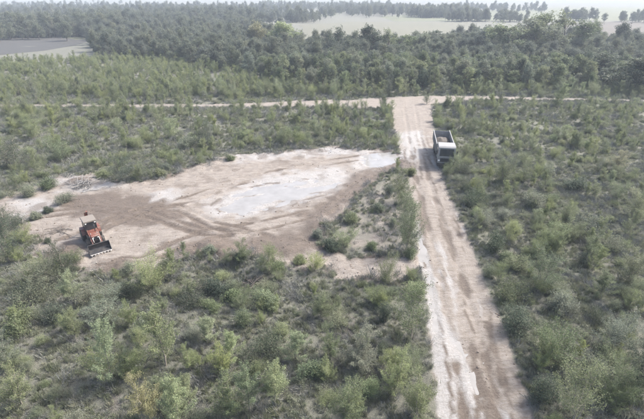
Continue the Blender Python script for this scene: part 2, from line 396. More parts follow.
moist = np.maximum(moist, .85 * np.exp(-((dc - .2) / .9) ** 2) * sstep(.42, .6, fbm(gx * .7, gy * .7, 4, 93)) * (1 - onr))
for c, r, h in mound_c:
    moist = np.maximum(moist, 1.1 * np.exp(-((gx - c[0]) ** 2 + ((gy - c[1]) * 1.3) ** 2) / (r * r * 1.2)))
nx, ny = len(XS), len(YS)
ii = np.arange(nx * ny).reshape(ny, nx)
quads = np.stack([ii[:-1, :-1], ii[:-1, 1:], ii[1:, 1:], ii[1:, :-1]], -1).reshape(-1, 4)
cxq = gx[quads].mean(1); cyq = gy[quads].mean(1)
mr_, mt_, mc_ = dr[quads].mean(1), dt[quads].mean(1), dc[quads].mean(1)
cls = np.zeros(len(quads), int)
cls[mt_ > 0] = 3; cls[mc_ > 0] = 2; cls[mr_ > 0] = 1
GV = np.stack([gx, gy, gz], 1)
def sheet(name, sel, label, cat):
    q = quads[sel]; used, inv = np.unique(q, return_inverse=True)
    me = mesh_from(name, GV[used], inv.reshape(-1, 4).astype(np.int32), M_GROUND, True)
    for an, arr in (('soil', soil), ('pale', pale), ('moist', moist)):
        a = me.attributes.new(an, 'FLOAT', 'POINT'); a.data.foreach_set('value', arr[used].astype(np.float32))
    return tag(obj(name, me), label, cat, kind='structure')
sheet('ground', cls == 0, 'uneven scrubland ground of dry grass, dark litter and painted shadow pockets reaching to the horizon', 'ground')
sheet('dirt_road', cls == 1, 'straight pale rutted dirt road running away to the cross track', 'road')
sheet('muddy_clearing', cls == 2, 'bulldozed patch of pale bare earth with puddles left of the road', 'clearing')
sheet('cross_track', cls == 3, 'thin pale track crossing behind the scrub at the far end of the road', 'track')

def puddle(pg, level, label, grow):
    lo = pg.min(0) - grow; hi = pg.max(0) + grow; st = .22
    xs = np.arange(lo[0], hi[0], st); ys = np.arange(lo[1], hi[1], st)
    X, Y = np.meshgrid(xs, ys); d = sdist(pg, X, Y); n_ = len(xs)
    I = np.arange(X.size).reshape(X.shape)
    q = np.stack([I[:-1, :-1], I[:-1, 1:], I[1:, 1:], I[1:, :-1]], -1).reshape(-1, 4)
    ok = (d.ravel()[q] > -grow).all(1)
    T = terrain(X.ravel(), Y.ravel())
    ok &= (T[q] < level + .03).any(1)
    q = q[ok]; used, inv = np.unique(q, return_inverse=True)
    V = np.stack([X.ravel()[used], Y.ravel()[used], np.full(len(used), level)], 1)
    return tag(obj('puddle', mesh_from('puddle', V, inv.reshape(-1, 4).astype(np.int32), M_WATER, True)), label, 'puddle', kind='structure')
puddle(PUD1, -.10, 'large shallow white puddle shining in the middle of the clearing', .6)
puddle(PUD2, -.08, 'white puddle where the clearing meets the road', .5)
puddle(PUD3, -.058, 'long narrow strip of water along the left edge of the road', .5)
puddle(PUD4, -.05, 'pale wet rut water in the near part of the road', .5)
puddle(PUD5, -.06, 'small pale puddle in the middle of the near road', .5)

# far fields and hills
def field(name, pix, color, color2, label, z=.06, fur=0.0):
    m = mk(name + '_soil', color, .95, var=.1, scale=.02)
    nt = m.node_tree; N, L = nt.nodes, nt.links; b = N['Principled BSDF']
    geo = N.new('ShaderNodeNewGeometry'); f = noise(N, L, geo.outputs['Position'], .012, 6, .6)
    g = noise(N, L, geo.outputs['Position'], .25, 5, .6)
    L.new(mixc(N, L, math_n(N, L, 'MULTIPLY', math_n(N, L, 'ADD', math_n(N, L, 'MULTIPLY', f, .7), math_n(N, L, 'MULTIPLY', g, .3)), 1.0), color, color2), b.inputs['Base Color'])
    pg = poly(pix)
    # a gently wavy outline, not a ruled one
    pts = []
    for a, c in zip(pg, np.roll(pg, -1, 0)):
        n_ = 10
        for k in range(n_):
            q = a + (c - a) * k / n_; ln = np.linalg.norm(c - a)
            q = q + (np.array([vnoise(q[0] * .03, q[1] * .03, 5), vnoise(q[0] * .03, q[1] * .03, 6)]) - .5) * min(12, ln * .06)
            pts.append((q[0], q[1], z))
    return tag(obj(name, mesh_from(name, pts, [list(range(len(pts)))], m)), label, 'field', kind='structure')
field('ploughed_field', [(-60, 56), (0, 55), (45, 51), (78, 45), (95, 40), (60, 37.5), (0, 38), (-60, 38)], (0.04784, 0.04583, 0.04184), (0.03706, 0.03667, 0.03348), 'grey ploughed field between the young trees and the far wood at left')
field('stubble_field', [(75, 40), (140, 39.5), (140, 36.5), (60, 36.5)], (0.07889, 0.08117, 0.04784), (0.06697, 0.07069, 0.04062), 'pale strip of grass beside the grey ploughed field', .09)
field('ploughed_field', [(540, 36), (760, 42), (760, 22), (600, 22), (520, 26)], (0.07169, 0.06155, 0.04784), (0.05976, 0.05239, 0.04062), 'pinkish brown ploughed field behind the wood at right')
field('pale_field', [(395, 21.5), (520, 21), (760, 20), (760, 7), (560, 8), (440, 12), (380, 17)], (0.1004, 0.1048, 0.06455), (0.08602, 0.09421, 0.05255), 'wide pale green field beyond the tall trees at right')
field('stubble_field', [(300, 40), (470, 40), (470, 22.5), (350, 22), (300, 25)], (0.1076, 0.1048, 0.07411), (0.0908, 0.08899, 0.06219), 'pale beige stubble field behind the wood in the middle')
field('pale_field', [(210, 17), (340, 16), (345, 11), (260, 10.5), (205, 13)], (0.1076, 0.1099, 0.07889), (0.0908, 0.09688, 0.06455), 'far pale field over the treetops left of the middle')
field('pale_field', [(-100, 6), (200, 5.5), (330, 6.5), (330, 4.4), (-100, 4.4)], (0.1004, 0.1048, 0.07169), (0.0908, 0.09421, 0.06455), 'faint strip of pale field below the skyline at left')
def hills():
    n = 160; V = []; Fc = []
    m = mk('far_hill_woods', (.07, .085, .06), .95, var=.4, scale=.004)
    for j, (r, k) in enumerate(((3800, 0), (4500, .55), (5300, 1), (6600, .15))):
        for i in range(n):
            a = math.radians(-62 + 124 * i / (n - 1))
            hgt = 8 + 46 * float(fbm(np.array(i * .09), np.array(.3), 4, 91)) * (1.0 if i > n * .48 else .55)
            V.append((r * math.sin(a), r * math.cos(a), -3 + hgt * k))
    for j in range(3):
        for i in range(n - 1):
            q = j * n + i; Fc.append((q, q + 1, q + n + 1, q + n))
    return tag(obj('hills', mesh_from('hills', V, Fc, m, True)), 'low blue hazy hills along the skyline', 'hills', kind='structure')
hills()

# ------------------------------------------------------------------ plant builders
def tube(V, Fq, pts, radii, sides=5):
    base = len(V); pts = [np.asarray(p, float) for p in pts]
    for i, p in enumerate(pts):
        d = pts[min(i + 1, len(pts) - 1)] - pts[max(i - 1, 0)]; d = d / (np.linalg.norm(d) + 1e-9)
        a = np.cross(d, [0.3, .9, .1] if abs(d[2]) > .8 else [0, 0, 1]); a /= np.linalg.norm(a) + 1e-9; b = np.cross(d, a)
        for k in range(sides):
            t = 2 * math.pi * k / sides; V.append(p + radii[i] * (math.cos(t) * a + math.sin(t) * b))
    for i in range(len(pts) - 1):
        for k in range(sides):
            Fq.append((base + i * sides + k, base + i * sides + (k + 1) % sides, base + (i + 1) * sides + (k + 1) % sides, base + (i + 1) * sides + k))
def leaf_quads(C, size, r, aspect=.5, up=.3):
    """one small rhombic leaf (or spray of leaves) at each point"""
    n = len(C); m = r.normal(size=(n, 3)); m[:, 2] = np.abs(m[:, 2]) + up * 2; m /= np.linalg.norm(m, axis=1)[:, None]      # leaves face the sky more than the side
    d = r.normal(size=(n, 3)); d -= (d * m).sum(1)[:, None] * m; d /= np.linalg.norm(d, axis=1)[:, None]
    e = np.cross(m, d)
    s = size * r.uniform(.55, 1.35, n)[:, None]
    a = C - d * s * .5; b = C + e * s * aspect * .5 + d * s * .05; c = C + d * s * .5; f = C - e * s * aspect * .5 + d * s * .05
    V = np.stack([a, b, c, f], 1).reshape(-1, 3)
    return V, np.arange(4 * n, dtype=np.int32).reshape(-1, 4)
def stems_and_leaves(r, stems, leaf_n, leaf, spread, aspect=.5, sides=4, taper=1.0, lo=.25, up=.3):
    """stems: list of (polyline pts, r0). Leaves are strewn round the outer part of each."""
    V, Fq, C = [], [], []
    tot = sum(np.linalg.norm(np.diff(np.array(p), axis=0), axis=1).sum() for p, _ in stems)
    for p, r0 in stems:
        p = np.array(p); k = len(p)
        tube(V, Fq, p, [r0 * (1 - .85 * i / (k - 1)) for i in range(k)], sides)
        ln = np.linalg.norm(np.diff(p, axis=0), axis=1).sum(); n = max(6, int(leaf_n * ln / tot))
        t = lo + (1 - lo) * r.uniform(0, 1, n) ** .8; s = t * (k - 1); i0 = np.minimum(s.astype(int), k - 2); fr = (s - i0)[:, None]
        q = p[i0] * (1 - fr) + p[i0 + 1] * fr
        C.append(q + r.normal(size=(n, 3)) * spread * (1.15 - .6 * t)[:, None])
    C = np.concatenate(C); C[:, 2] = np.maximum(C[:, 2], .03 + .1 * r.uniform(size=len(C)))
    LV, LF = leaf_quads(C, leaf, r, aspect, up)
    return (V, Fq), (LV, LF)
def make_sapling(seed, height, width, form):
    r = np.random.default_rng(seed); stems = []
    nst = {0: 1, 1: 3, 2: 6}[form]
    for s in range(nst):
        a = r.uniform(0, 2 * math.pi); lean = (.04 if nst == 1 else .16 if nst == 3 else .30) * r.uniform(.5, 1.3)
        H = height * (1 if s == 0 else r.uniform(.6, .95)); top = np.array([math.cos(a) * lean * H, math.sin(a) * lean * H, H])
        b = np.array([math.cos(a), math.sin(a), 0]) * .06 * (nst > 1)
        main = [b + (top - b) * t + np.array([*r.normal(size=2) * .03 * H * (t > 0) * .5, 0]) for t in np.linspace(0, 1, 7)]
        stems.append((main, .012 * height * (1.1 if nst == 1 else .7)))
        for k in range({0: 34, 1: 15, 2: 9}[form]):
            t = r.uniform(.10, .93) if form < 2 else r.uniform(.05, .9)
            o = np.array(main[min(int(t * 6), 5)]) * (1 - (t * 6) % 1) + np.array(main[min(int(t * 6) + 1, 6)]) * ((t * 6) % 1)
            ph = r.uniform(0, 2 * math.pi); L = width * .62 * (1.15 - t) ** .7 * r.uniform(.55, 1.15)
            rise = r.uniform(.5, 1.25)
            stems.append(([o, o + np.array([math.cos(ph), math.sin(ph), rise * .6]) * L * .5, o + np.array([math.cos(ph), math.sin(ph), rise]) * L], .004 * height))
    return stems_and_leaves(r, stems, 8500, .085, .12 * width / 2, .36, 4, lo=.15)
def make_shrub(seed, height, width, n=34, leaf_n=4800, leaf=.065):
    r = np.random.default_rng(seed); stems = []
    lob = r.normal(size=(4, 2)) * width * .16
    for k in range(n):
        b = lob[k % 4] * .6; a = r.uniform(0, 2 * math.pi); sp = math.sqrt(r.uniform(0, 1)) * width * .42
        h = height * (1 - .55 * (sp / (width * .42)) ** 2) * r.uniform(.65, 1.1)
        e = lob[k % 4] + np.array([math.cos(a), math.sin(a)]) * sp
        m = b * .5 + e * .5
        stems.append(([np.array([*b, 0]), np.array([m[0] * .75, m[1] * .75, h * .55]), np.array([*e, h])], .012 * max(height, .6)))
    return stems_and_leaves(r, stems, leaf_n, leaf, .11 * width, .5, 3, lo=.25)
def make_tree(seed, height, width, kind):
    r = np.random.default_rng(seed); V, Fq = [], []
    ht = height * (.34 if kind != 'tall' else .3)
    trunk = [np.array([r.normal() * .02 * z, r.normal() * .02 * z, z]) for z in np.linspace(0, height * .8, 6)]
    tube(V, Fq, trunk, [.026 * height * (1 - .8 * i / 5) for i in range(6)], 6)
    n = {'round': 26, 'tall': 28, 'open': 20}[kind]; C = []
    skew = r.normal(size=2) * .10 * width
    for k in range(n):
        t = (k + r.uniform(0, 1)) / n; z = ht * .7 + (height - ht * .7) * t * r.uniform(.86, 1.02)
        env = math.sin(math.pi * min(1, .2 + .74 * t)) ** .7
        a = k * 2.4 + r.uniform(-.9, .9); rad = width * .5 * env * r.uniform(.25, 1.02) * (.82 if kind == 'tall' else 1)
        c = np.array([math.cos(a) * rad + skew[0] * t, math.sin(a) * rad + skew[1] * t, z])
        j = trunk[min(5, int(t * 4) + 1)]
        tube(V, Fq, [j * .95, (j + c) / 2 + [0, 0, .03 * height], c], [.009 * height, .005 * height, .002 * height], 4)
        rr = width * (.145 if kind != 'open' else .12) * r.uniform(.6, 1.4)
        m = int({'round': 190, 'tall': 175, 'open': 150}[kind] * (rr / (width * .145)) ** 1.6) + 30
        d = r.normal(size=(m, 3)); d /= np.linalg.norm(d, axis=1)[:, None]
        C.append(c + d * (rr * r.uniform(.2, 1.2, m) ** .7)[:, None] * np.array([1.1, 1.1, .8]))
        for s in range(3):                            # sprays breaking the outline
            dd = r.normal(size=3); dd[2] = abs(dd[2]) * .9; dd /= np.linalg.norm(dd)
            C.append(c + dd * rr * 1.35 + r.normal(size=(12, 3)) * rr * .2)
    C = np.concatenate(C); C[:, 2] = np.maximum(C[:, 2], .12 * height)
    LV, LF = leaf_quads(C, .04 * width + .05, r, .62, .15)
    return (V, Fq), (LV, LF)
def blades(seed, n, height, width, w, lean=.5):
    r = np.random.default_rng(seed); V = []; 
    b = r.normal(size=(n, 2)) * width * .28; a = r.uniform(0, 2 * math.pi, n); h = height * r.uniform(.45, 1.15, n)
    l = lean * h * r.uniform(.2, 1, n); pa = a + math.pi / 2 + r.normal(size=n) * .5
    z = np.zeros(n)
    p0 = np.stack([b[:, 0] - np.cos(pa) * w / 2, b[:, 1] - np.sin(pa) * w / 2, z], 1)
    p1 = np.stack([b[:, 0] + np.cos(pa) * w / 2, b[:, 1] + np.sin(pa) * w / 2, z], 1)
    p2 = np.stack([b[:, 0] + np.cos(a) * l + np.cos(pa) * w * .2, b[:, 1] + np.sin(a) * l + np.sin(pa) * w * .2, h], 1)
    p3 = np.stack([b[:, 0] + np.cos(a) * l * .55 - np.cos(pa) * w * .4, b[:, 1] + np.sin(a) * l * .55 - np.sin(pa) * w * .4, h * .62], 1)
    return np.stack([p0, p1, p2, p3], 1).reshape(-1, 3), np.arange(4 * n, dtype=np.int32).reshape(-1, 4)

def pair(name, parts, leaf_mat, bark):
    (V, Fq), (LV, LF) = parts
    t = mesh_from(name + '_stem', V, np.array(Fq, np.int32), bark, True)
    c = mesh_from(name + '_leaves', LV, LF, leaf_mat)
    return t, c
def joined(name, parts, leaf_mat, bark):
    (V, Fq), (LV, LF) = parts
    A = np.concatenate([np.array(V), LV]); Fa = np.concatenate([np.array(Fq, np.int32), LF + len(V)])
    me = mesh_from(name, A, Fa, bark); me.materials.append(leaf_mat)
    mi = np.zeros(len(Fa), np.int32); mi[len(Fq):] = 1
    me.polygons.foreach_set('material_index', mi); return me

SAPL = []
for i, (h, w, f) in enumerate(((4.2, 2.0, 0), (3.8, 2.3, 1), (3.4, 2.6, 2), (4.6, 2.1, 1), (3.6, 1.8, 0), (3.0, 2.5, 2), (4.0, 2.7, 1))):
    parts = make_sapling(100 + i, h, w, f)
    SAPL.append((h, w, pair('sapling', parts, M_LEAF, M_BARKP), joined('sapling_mass', parts, M_SEED, M_BARKP), f))
SHRB = []
for i, (h, w) in enumerate(((1.2, 1.7), (.95, 1.5), (1.5, 1.7), (1.1, 2.2), (.8, 1.2), (1.7, 1.9))):
    parts = make_shrub(200 + i, h, w)
    SHRB.append((h, w, pair('shrub', parts, M_LEAF, M_BARKP), joined('shrub_mass', parts, M_SCRUB, M_BARKP)))
TREE = []
for i, (h, w, k) in enumerate(((9, 7, 'round'), (10.5, 6.2, 'tall'), (8, 7.5, 'round'), (9.5, 6.5, 'open'), (12, 6.8, 'tall'), (7.5, 6.0, 'round'), (9, 5.2, 'open'), (8.5, 6.4, 'tall'))):
    parts = make_tree(300 + i, h, w, k)
    TREE.append((h, w, pair('tree', parts, M_LEAF, M_BARK), joined('tree_mass', parts, M_WOOD, M_BARK), k))
HEATH = []
for i, (h, w) in enumerate(((.45, .9), (.35, .75), (.6, .9), (.5, 1.2))):
    HEATH.append(joined('heath', make_shrub(400 + i, h, w, 16, 560, .065), M_HEATH, M_BARKP))
GRASS = [mesh_from('grass_tuft', *blades(500 + i, n, h, w, .028, l), M_GRASS) for i, (n, h, w, l) in enumerate(((70, .38, .5, .6), (55, .28, .7, .9), (60, .55, .4, .5)))]
TWIG = [mesh_from('twig_tuft', *blades(520 + i, n, h, w, .022, l), M_TWIG) for i, (n, h, w, l) in enumerate(((45, .6, .7, .8), (60, .4, 1.0, 1.3)))]

def scatter(name, label, cat, meshes, X, Y, Z, S, var, rz, tilt=.0):
    """uncountable ground cover: one object, geometry nodes put a tuft on each point"""
    me = bpy.data.meshes.new(name); n = len(X)
    me.vertices.add(n); me.vertices.foreach_set('co', np.stack([X, Y, Z], 1).astype(np.float32).ravel())
    a = me.attributes.new('scl', 'FLOAT', 'POINT'); a.data.foreach_set('value', S.astype(np.float32))
    a = me.attributes.new('var', 'INT', 'POINT'); a.data.foreach_set('value', var.astype(np.int32))
    a = me.attributes.new('rot', 'FLOAT_VECTOR', 'POINT')
    R = np.stack([rng.normal(size=n) * tilt, rng.normal(size=n) * tilt, rz], 1).astype(np.float32); a.data.foreach_set('vector', R.ravel())
    o = obj(name, me); tag(o, label, cat, kind='stuff')
    ng = bpy.data.node_groups.new(name + '_nodes', 'GeometryNodeTree')
    ng.interface.new_socket('Geometry', in_out='INPUT', socket_type='NodeSocketGeometry')
    ng.interface.new_socket('Geometry', in_out='OUTPUT', socket_type='NodeSocketGeometry')
    N, L = ng.nodes, ng.links
    gi, go = N.new('NodeGroupInput'), N.new('NodeGroupOutput'); jn = N.new('GeometryNodeJoinGeometry')
    def named(t, nm):
        k = N.new('GeometryNodeInputNamedAttribute'); k.data_type = t; k.inputs['Name'].default_value = nm; return k.outputs[0]
    for i, m in enumerate(meshes):
        po = bpy.data.objects.new(name + '_tuft', m)          # not linked: only instanced
        oi = N.new('GeometryNodeObjectInfo'); oi.inputs['Object'].default_value = po; oi.inputs['As Instance'].default_value = True
        cmp_ = N.new('FunctionNodeCompare'); cmp_.data_type = 'INT'; cmp_.operation = 'EQUAL'
        L.new(named('INT', 'var'), cmp_.inputs[2]); cmp_.inputs[3].default_value = i
        ip = N.new('GeometryNodeInstanceOnPoints')
        L.new(gi.outputs[0], ip.inputs['Points']); L.new(cmp_.outputs[0], ip.inputs['Selection'])
        L.new(oi.outputs['Geometry'], ip.inputs['Instance'])
        L.new(named('FLOAT_VECTOR', 'rot'), ip.inputs['Rotation']); L.new(named('FLOAT', 'scl'), ip.inputs['Scale'])
        L.new(ip.outputs[0], jn.inputs[0])
    L.new(jn.outputs[0], go.inputs[0])
    md = o.modifiers.new('tufts', 'NODES'); md.node_group = ng
    return o

# ------------------------------------------------------------------ words for each plant
TRUCK_Y = P(445, 160)[1]; LINE_Y = P(400, 105)[1]
used_labels = set()
def road_x(y): return float(np.interp(y, ROAD_CL[:, 1], ROAD_CL[:, 0]))
ONES = 'zero one two three four five six seven eight nine ten eleven twelve thirteen fourteen fifteen sixteen seventeen eighteen nineteen'.split()
TENS = '. . twenty thirty forty fifty sixty seventy eighty ninety'.split()
def num(n):
    if n < 20: return ONES[n]
    if n < 100: return TENS[n // 10] + ('-' + ONES[n % 10] if n % 10 else '')
    return ONES[n // 100] + '-hundred' + ('-and-' + num(n % 100) if n % 100 else '')
def metres(n): return num(n) + (' metre' if n == 1 else ' metres')
def say(desc, x, y):
    """where it stands, measured from the road and from the truck or the cross track"""
    rx = road_x(min(y, LINE_Y)); off = abs(x - rx); side = 'left' if x < rx else 'right'
    far = y > LINE_Y + 1; dy = y - (LINE_Y if far else TRUCK_Y)
    for k in range(60):
        a = int(round(off)) + (0, 1, -1)[k % 3] * (k > 0); b = int(round(abs(dy))) + (k + 1) // 3 * (1 if k % 2 else -1)
        if a < 0 or b < 0: continue
        if far: s = f"{desc} {metres(b)} beyond the cross track, {metres(a)} {side} of the road"
        else: s = f"{desc} {metres(a)} {side} of the road, {metres(b)} {'beyond' if dy > 0 else 'short of'} the truck"
        if s not in used_labels: break
    used_labels.add(s); return s
TINT = {'bright': ((0.2077, 0.2506, 0.1366), 'yellow-green'), 'pale': ((0.2044, 0.2413, 0.1461), 'pale'), 'olive': ((0.1688, 0.1973, 0.1133), 'olive'),
        'grey': ((0.1653, 0.1889, 0.1442), 'grey-green'), 'dark': ((0.07182, 0.09205, 0.06584), 'dark'), 'yellow': ((0.2345, 0.2387, 0.1407), 'yellowish'),
        'mid': ((0.1293, 0.1614, 0.09261), 'green')}
def jit(c): 
    k = rng.uniform(.85, 1.12); return (c[0] * k * rng.uniform(.97, 1.08), c[1] * k, c[2] * k * rng.uniform(.88, 1.02), 1)
def zt(x, y): return float(terrain(np.array([x]), np.array([y]))[0])
placed = []
def put_sapling(x, y, h, w, tint, var=None):
    i = var if var is not None else int(rng.integers(len(SAPL))); H, W, (t, c), _, f = SAPL[i]
    big = 'tall' if h > 3.6 else 'small' if h < 2.2 else 'young'
    o = thing('sapling', (x, y, zt(x, y) - .03), rng.uniform(0, 6.28)); o.scale = (w / W, w / W, h / H)
    tag(o, say(f"{big} {TINT[tint][1]} sapling", x, y), 'sapling', 'saplings in the scrub')
    obj('trunk' if f == 0 else 'stem', t, o); k = obj('crown', c, o); k.color = jit(TINT[tint][0]); placed.append((x, y, w * .45)); return o
def put_shrub(x, y, h, w, tint, var=None):
    i = var if var is not None else int(rng.integers(len(SHRB))); H, W, (t, c), _ = SHRB[i]
    big = 'broad' if w > 2.2 else 'low' if h < 1 else 'bushy'
    o = thing('shrub', (x, y, zt(x, y) - .03), rng.uniform(0, 6.28)); o.scale = (w / W, w / W, h / H)
    tag(o, say(f"{big} {TINT[tint][1]} shrub", x, y), 'shrub', 'shrubs in the scrub')
    obj('stem', t, o); k = obj('foliage', c, o); k.color = jit(TINT[tint][0]); placed.append((x, y, w * .45)); return o
def put_tree(x, y, h, w, tint, var=None):
    i = var if var is not None else int(rng.integers(len(TREE))); H, W, (t, c), _, kd = TREE[i]
    o = thing('tree', (x, y, -.1), rng.uniform(0, 6.28)); o.scale = (w / W, w / W, h / H)
    tag(o, say(f"{ {'round': 'round', 'tall': 'tall', 'open': 'open'}[kd]} {TINT[tint][1]} tree", x, y), 'tree', 'trees of the wood')
    obj('trunk', t, o); k = obj('crown', c, o); k.color = jit(TINT[tint][0]); return o
def by_pix(fn, u, v, hpx, wpx, tint, var=None):
    x, y = P(u, v); s = scale_at(x, y); dep = math.atan2(CAM_H, y)
    # picture height of an upright thing with a round top: height x cos + a share of its width x sin
    w = wpx / s; h = max(.5, (hpx / s - .25 * w * math.sin(dep)) / math.cos(dep)); return fn(x, y, h, w, tint, var)

# ------------------------------------------------------------------ plants that can be told apart in the photograph
SAP_LIST = [(148, 290, 41, 33, 'bright', 2), (114, 383, 58, 28, 'pale', 0), (166, 366, 58, 36, 'olive', 0), (76, 340, 34, 20, 'olive', 4), (208, 345, 29, 22, 'pale', 4),
    (150, 419, 48, 32, 'yellow', 3), (180, 430, 52, 34, 'bright', 0), (22, 404, 48, 30, 'olive', 3), (45, 290, 36, 38, 'grey', 2), (70, 279, 46, 24, 'dark', 3), (73, 303, 34, 22, 'pale', 4),
    (108, 318, 30, 38, 'grey', 5), (10, 262, 52, 32, 'dark', 6), (412, 338, 57, 38, 'mid', 6), (357, 368, 45, 36, 'grey', 3), (393, 394, 50, 28, 'bright', 3), (418, 421, 44, 34, 'olive', 1),
    (320, 316, 26, 24, 'mid', 1), (250, 413, 46, 30, 'mid', 0), (226, 417, 42, 32, 'mid', 3), (275, 407, 42, 26, 'pale', 4), (345, 421, 42, 36, 'mid', 1),
    (538, 288, 44, 36, 'mid', 6), (609, 348, 40, 38, 'grey', 2), (548, 362, 48, 42, 'mid', 5), (572, 424, 58, 46, 'olive', 6), (636, 388, 52, 40, 'dark', 1), (503, 184, 33, 22, 'mid', 2), (457, 171, 21, 15, 'olive', 2),
    (613, 173, 25, 22, 'yellow', 1), (585, 124, 18, 12, 'pale', 0), (550, 250, 33, 27, 'bright', 1), (634, 219, 33, 25, 'pale', 1), (401, 206, 36, 25, 'mid', 1), (405, 251, 50, 28, 'mid', 1), (403, 230, 38, 24, 'mid', 6),
    (345, 247, 22, 22, 'olive', 5), (122, 181, 28, 24, 'dark', 6), (140, 179, 19, 14, 'mid', 2), (8, 232, 34, 26, 'dark', 2), (384, 109, 17, 11, 'dark', 2), (427, 104, 12, 9, 'mid', 1), (290, 106, 11, 8, 'mid', 2),
    (345, 92, 20, 12, 'bright', 0), (362, 96, 18, 11, 'pale', 3), (283, 147, 21, 14, 'mid', 1), (560, 106, 23, 14, 'bright', 0), (600, 112, 16, 12, 'pale', 1), (520, 105, 14, 9, 'mid', 1), (500, 104, 12, 8, 'dark', 2), (478, 106, 11, 9, 'pale', 2),
    (630, 284, 40, 30, 'olive', 1), (598, 300, 30, 24, 'mid', 0), (15, 168, 32, 32, 'dark', 2), (60, 160, 26, 24, 'mid', 5), (35, 140, 22, 18, 'bright', 1), (98, 135, 20, 16, 'mid', 0), (172, 138, 22, 16, 'bright', 1), (243, 140, 20, 15, 'pale', 3), (320, 137, 18, 13, 'pale', 1),
    (8, 372, 38, 30, 'grey', 1), (296, 360, 30, 26, 'pale', 0), (100, 120, 18, 12, 'olive', 3), (60, 108, 16, 12, 'mid', 1), (530, 150, 18, 14, 'pale', 1), (565, 140, 16, 14, 'olive', 3), (470, 130, 14, 11, 'mid', 2)]
for q in SAP_LIST: by_pix(put_sapling, *q)
SHR_LIST = [(272, 352, 22, 38, 'dark', 3), (385, 320, 22, 20, 'dark', 0), (585, 267, 18, 18, 'dark', 2), (538, 397, 30, 36, 'dark', 5), (622, 400, 26, 32, 'mid', 3), (470, 206, 22, 27, 'dark', 3), (580, 232, 21, 46, 'dark', 3),
    (532, 207, 18, 26, 'grey', 0), (202, 147, 17, 22, 'dark', 3), (188, 148, 14, 20, 'grey', 1), (160, 101.5, 5, 8, 'dark', 4), (245, 327, 20, 22, 'mid', 0), (266, 305, 19, 26, 'pale', 1), (190, 305, 20, 32, 'dark', 3), (215, 292, 18, 26, 'dark', 1),
    (130, 300, 22, 30, 'dark', 5), (90, 300, 22, 34, 'grey', 3), (30, 300, 24, 36, 'grey', 3), (20, 330, 26, 36, 'mid', 1), (55, 320, 20, 30, 'dark', 0), (145, 330, 18, 30, 'grey', 1), (232, 300, 14, 22, 'mid', 4), (330, 250, 14, 20, 'dark', 4),
    (372, 250, 10, 14, 'mid', 4), (352, 222, 12, 16, 'olive', 4), (378, 212, 10, 14, 'grey', 4), (388, 196, 12, 14, 'dark', 0), (410, 258, 12, 16, 'mid', 4), (410, 176, 10, 12, 'olive', 4), (465, 175, 14, 16, 'dark', 3), (480, 225, 18, 24, 'grey', 3), (495, 250, 20, 26, 'dark', 1),
    (505, 300, 26, 34, 'mid', 3), (520, 330, 28, 38, 'dark', 5), (560, 310, 22, 30, 'grey', 0), (590, 380, 26, 34, 'grey', 1), (515, 270, 20, 26, 'olive', 2), (610, 250, 18, 28, 'grey', 3), (575, 190, 14, 22, 'dark', 1), (545, 175, 13, 18, 'grey', 0), (48, 242, 6, 8, 'dark', 4), (168, 272, 14, 20, 'grey', 4), (30, 196, 14, 22, 'grey', 0), (50, 188, 12, 18, 'mid', 4), (64, 203, 12, 18, 'grey', 1), (18, 224, 16, 24, 'dark', 3), (36, 218, 9, 14, 'grey', 4), (72, 262, 14, 20, 'mid', 1), (104, 178, 10, 16, 'olive', 4), (160, 176, 9, 14, 'olive', 4), (212, 258, 10, 15, 'grey', 4), (240, 266, 10, 16, 'dark', 4), (300, 262, 10, 16, 'olive', 4), (318, 238, 10, 14, 'grey', 4), (280, 272, 10, 16, 'mid', 4), (130, 272, 12, 18, 'grey', 0), (230, 160, 7, 12, 'mid', 4), (48, 212, 8, 12, 'dark', 4)]
for q in SHR_LIST: by_pix(put_shrub, *q)

# ------------------------------------------------------------------ the rest of the scrub, at random where the plan allows
def in_view(x, y, m=0.0):
    u, v = proj(x, y); return (u > -m) & (u < 644 + m) & (v < 419 + 60 + m)
def open_ground(x, y):
    d1 = sdist(ROAD, x, y); d2 = sdist(TRACK, x, y); d3 = sdist(CLEAR, x, y) + (fbm(x * .45, y * .45, 3, 3) - .5) * 3
    return (d1 < -.5) & (d2 < -.7) & (d3 < -.2) & (sdist(ISLAND, x, y) < -.5)
def cand(n, y0, y1, m=0):
    y = rng.uniform(y0, y1, n); half = (y * math.cos(PITCH) + CAM_H * math.sin(PITCH)) * 322 / F_PX
    x = rng.uniform(-1, 1, n) * half * (1 + m); 
    # equal density over the ground
    keep = rng.uniform(size=n) < half / half.max(); return x[keep], y[keep]
def clear_of(x, y, r):
    for px, py, pr in placed:
        if (px - x) ** 2 + (py - y) ** 2 < (pr + r) ** 2: return False
    return True
tints_r = ['pale', 'olive', 'grey', 'mid', 'bright', 'mid', 'bright', 'pale', 'olive', 'dark']
n_s = n_h = 0
X, Y = cand(9000, 18, 101)
ok = open_ground(X, Y) & in_view(X, Y); X, Y = X[ok], Y[ok]
cl = fbm(X * .06, Y * .06, 3, 101)
for x, y, c in zip(X, Y, cl):
    left_far = (y > 62 and x < road_x(y))
    if n_s < 110 and rng.uniform() < (.5 if left_far else .16) * (c > .42):
        h = rng.uniform(1.5, 3.2); w = h * rng.uniform(.42, .66)
        if clear_of(x, y, w * .35) and in_view(x, y, -8):
            put_sapling(x, y, h, w, tints_r[int(rng.integers(10))]); n_s += 1
    elif n_h < 242 and clear_of(x, y, .5) and in_view(x, y, -6):
        w = rng.uniform(.8, 1.9); put_shrub(x, y, w * rng.uniform(.5, .85), w, tints_r[int(rng.integers(10))]); n_h += 1
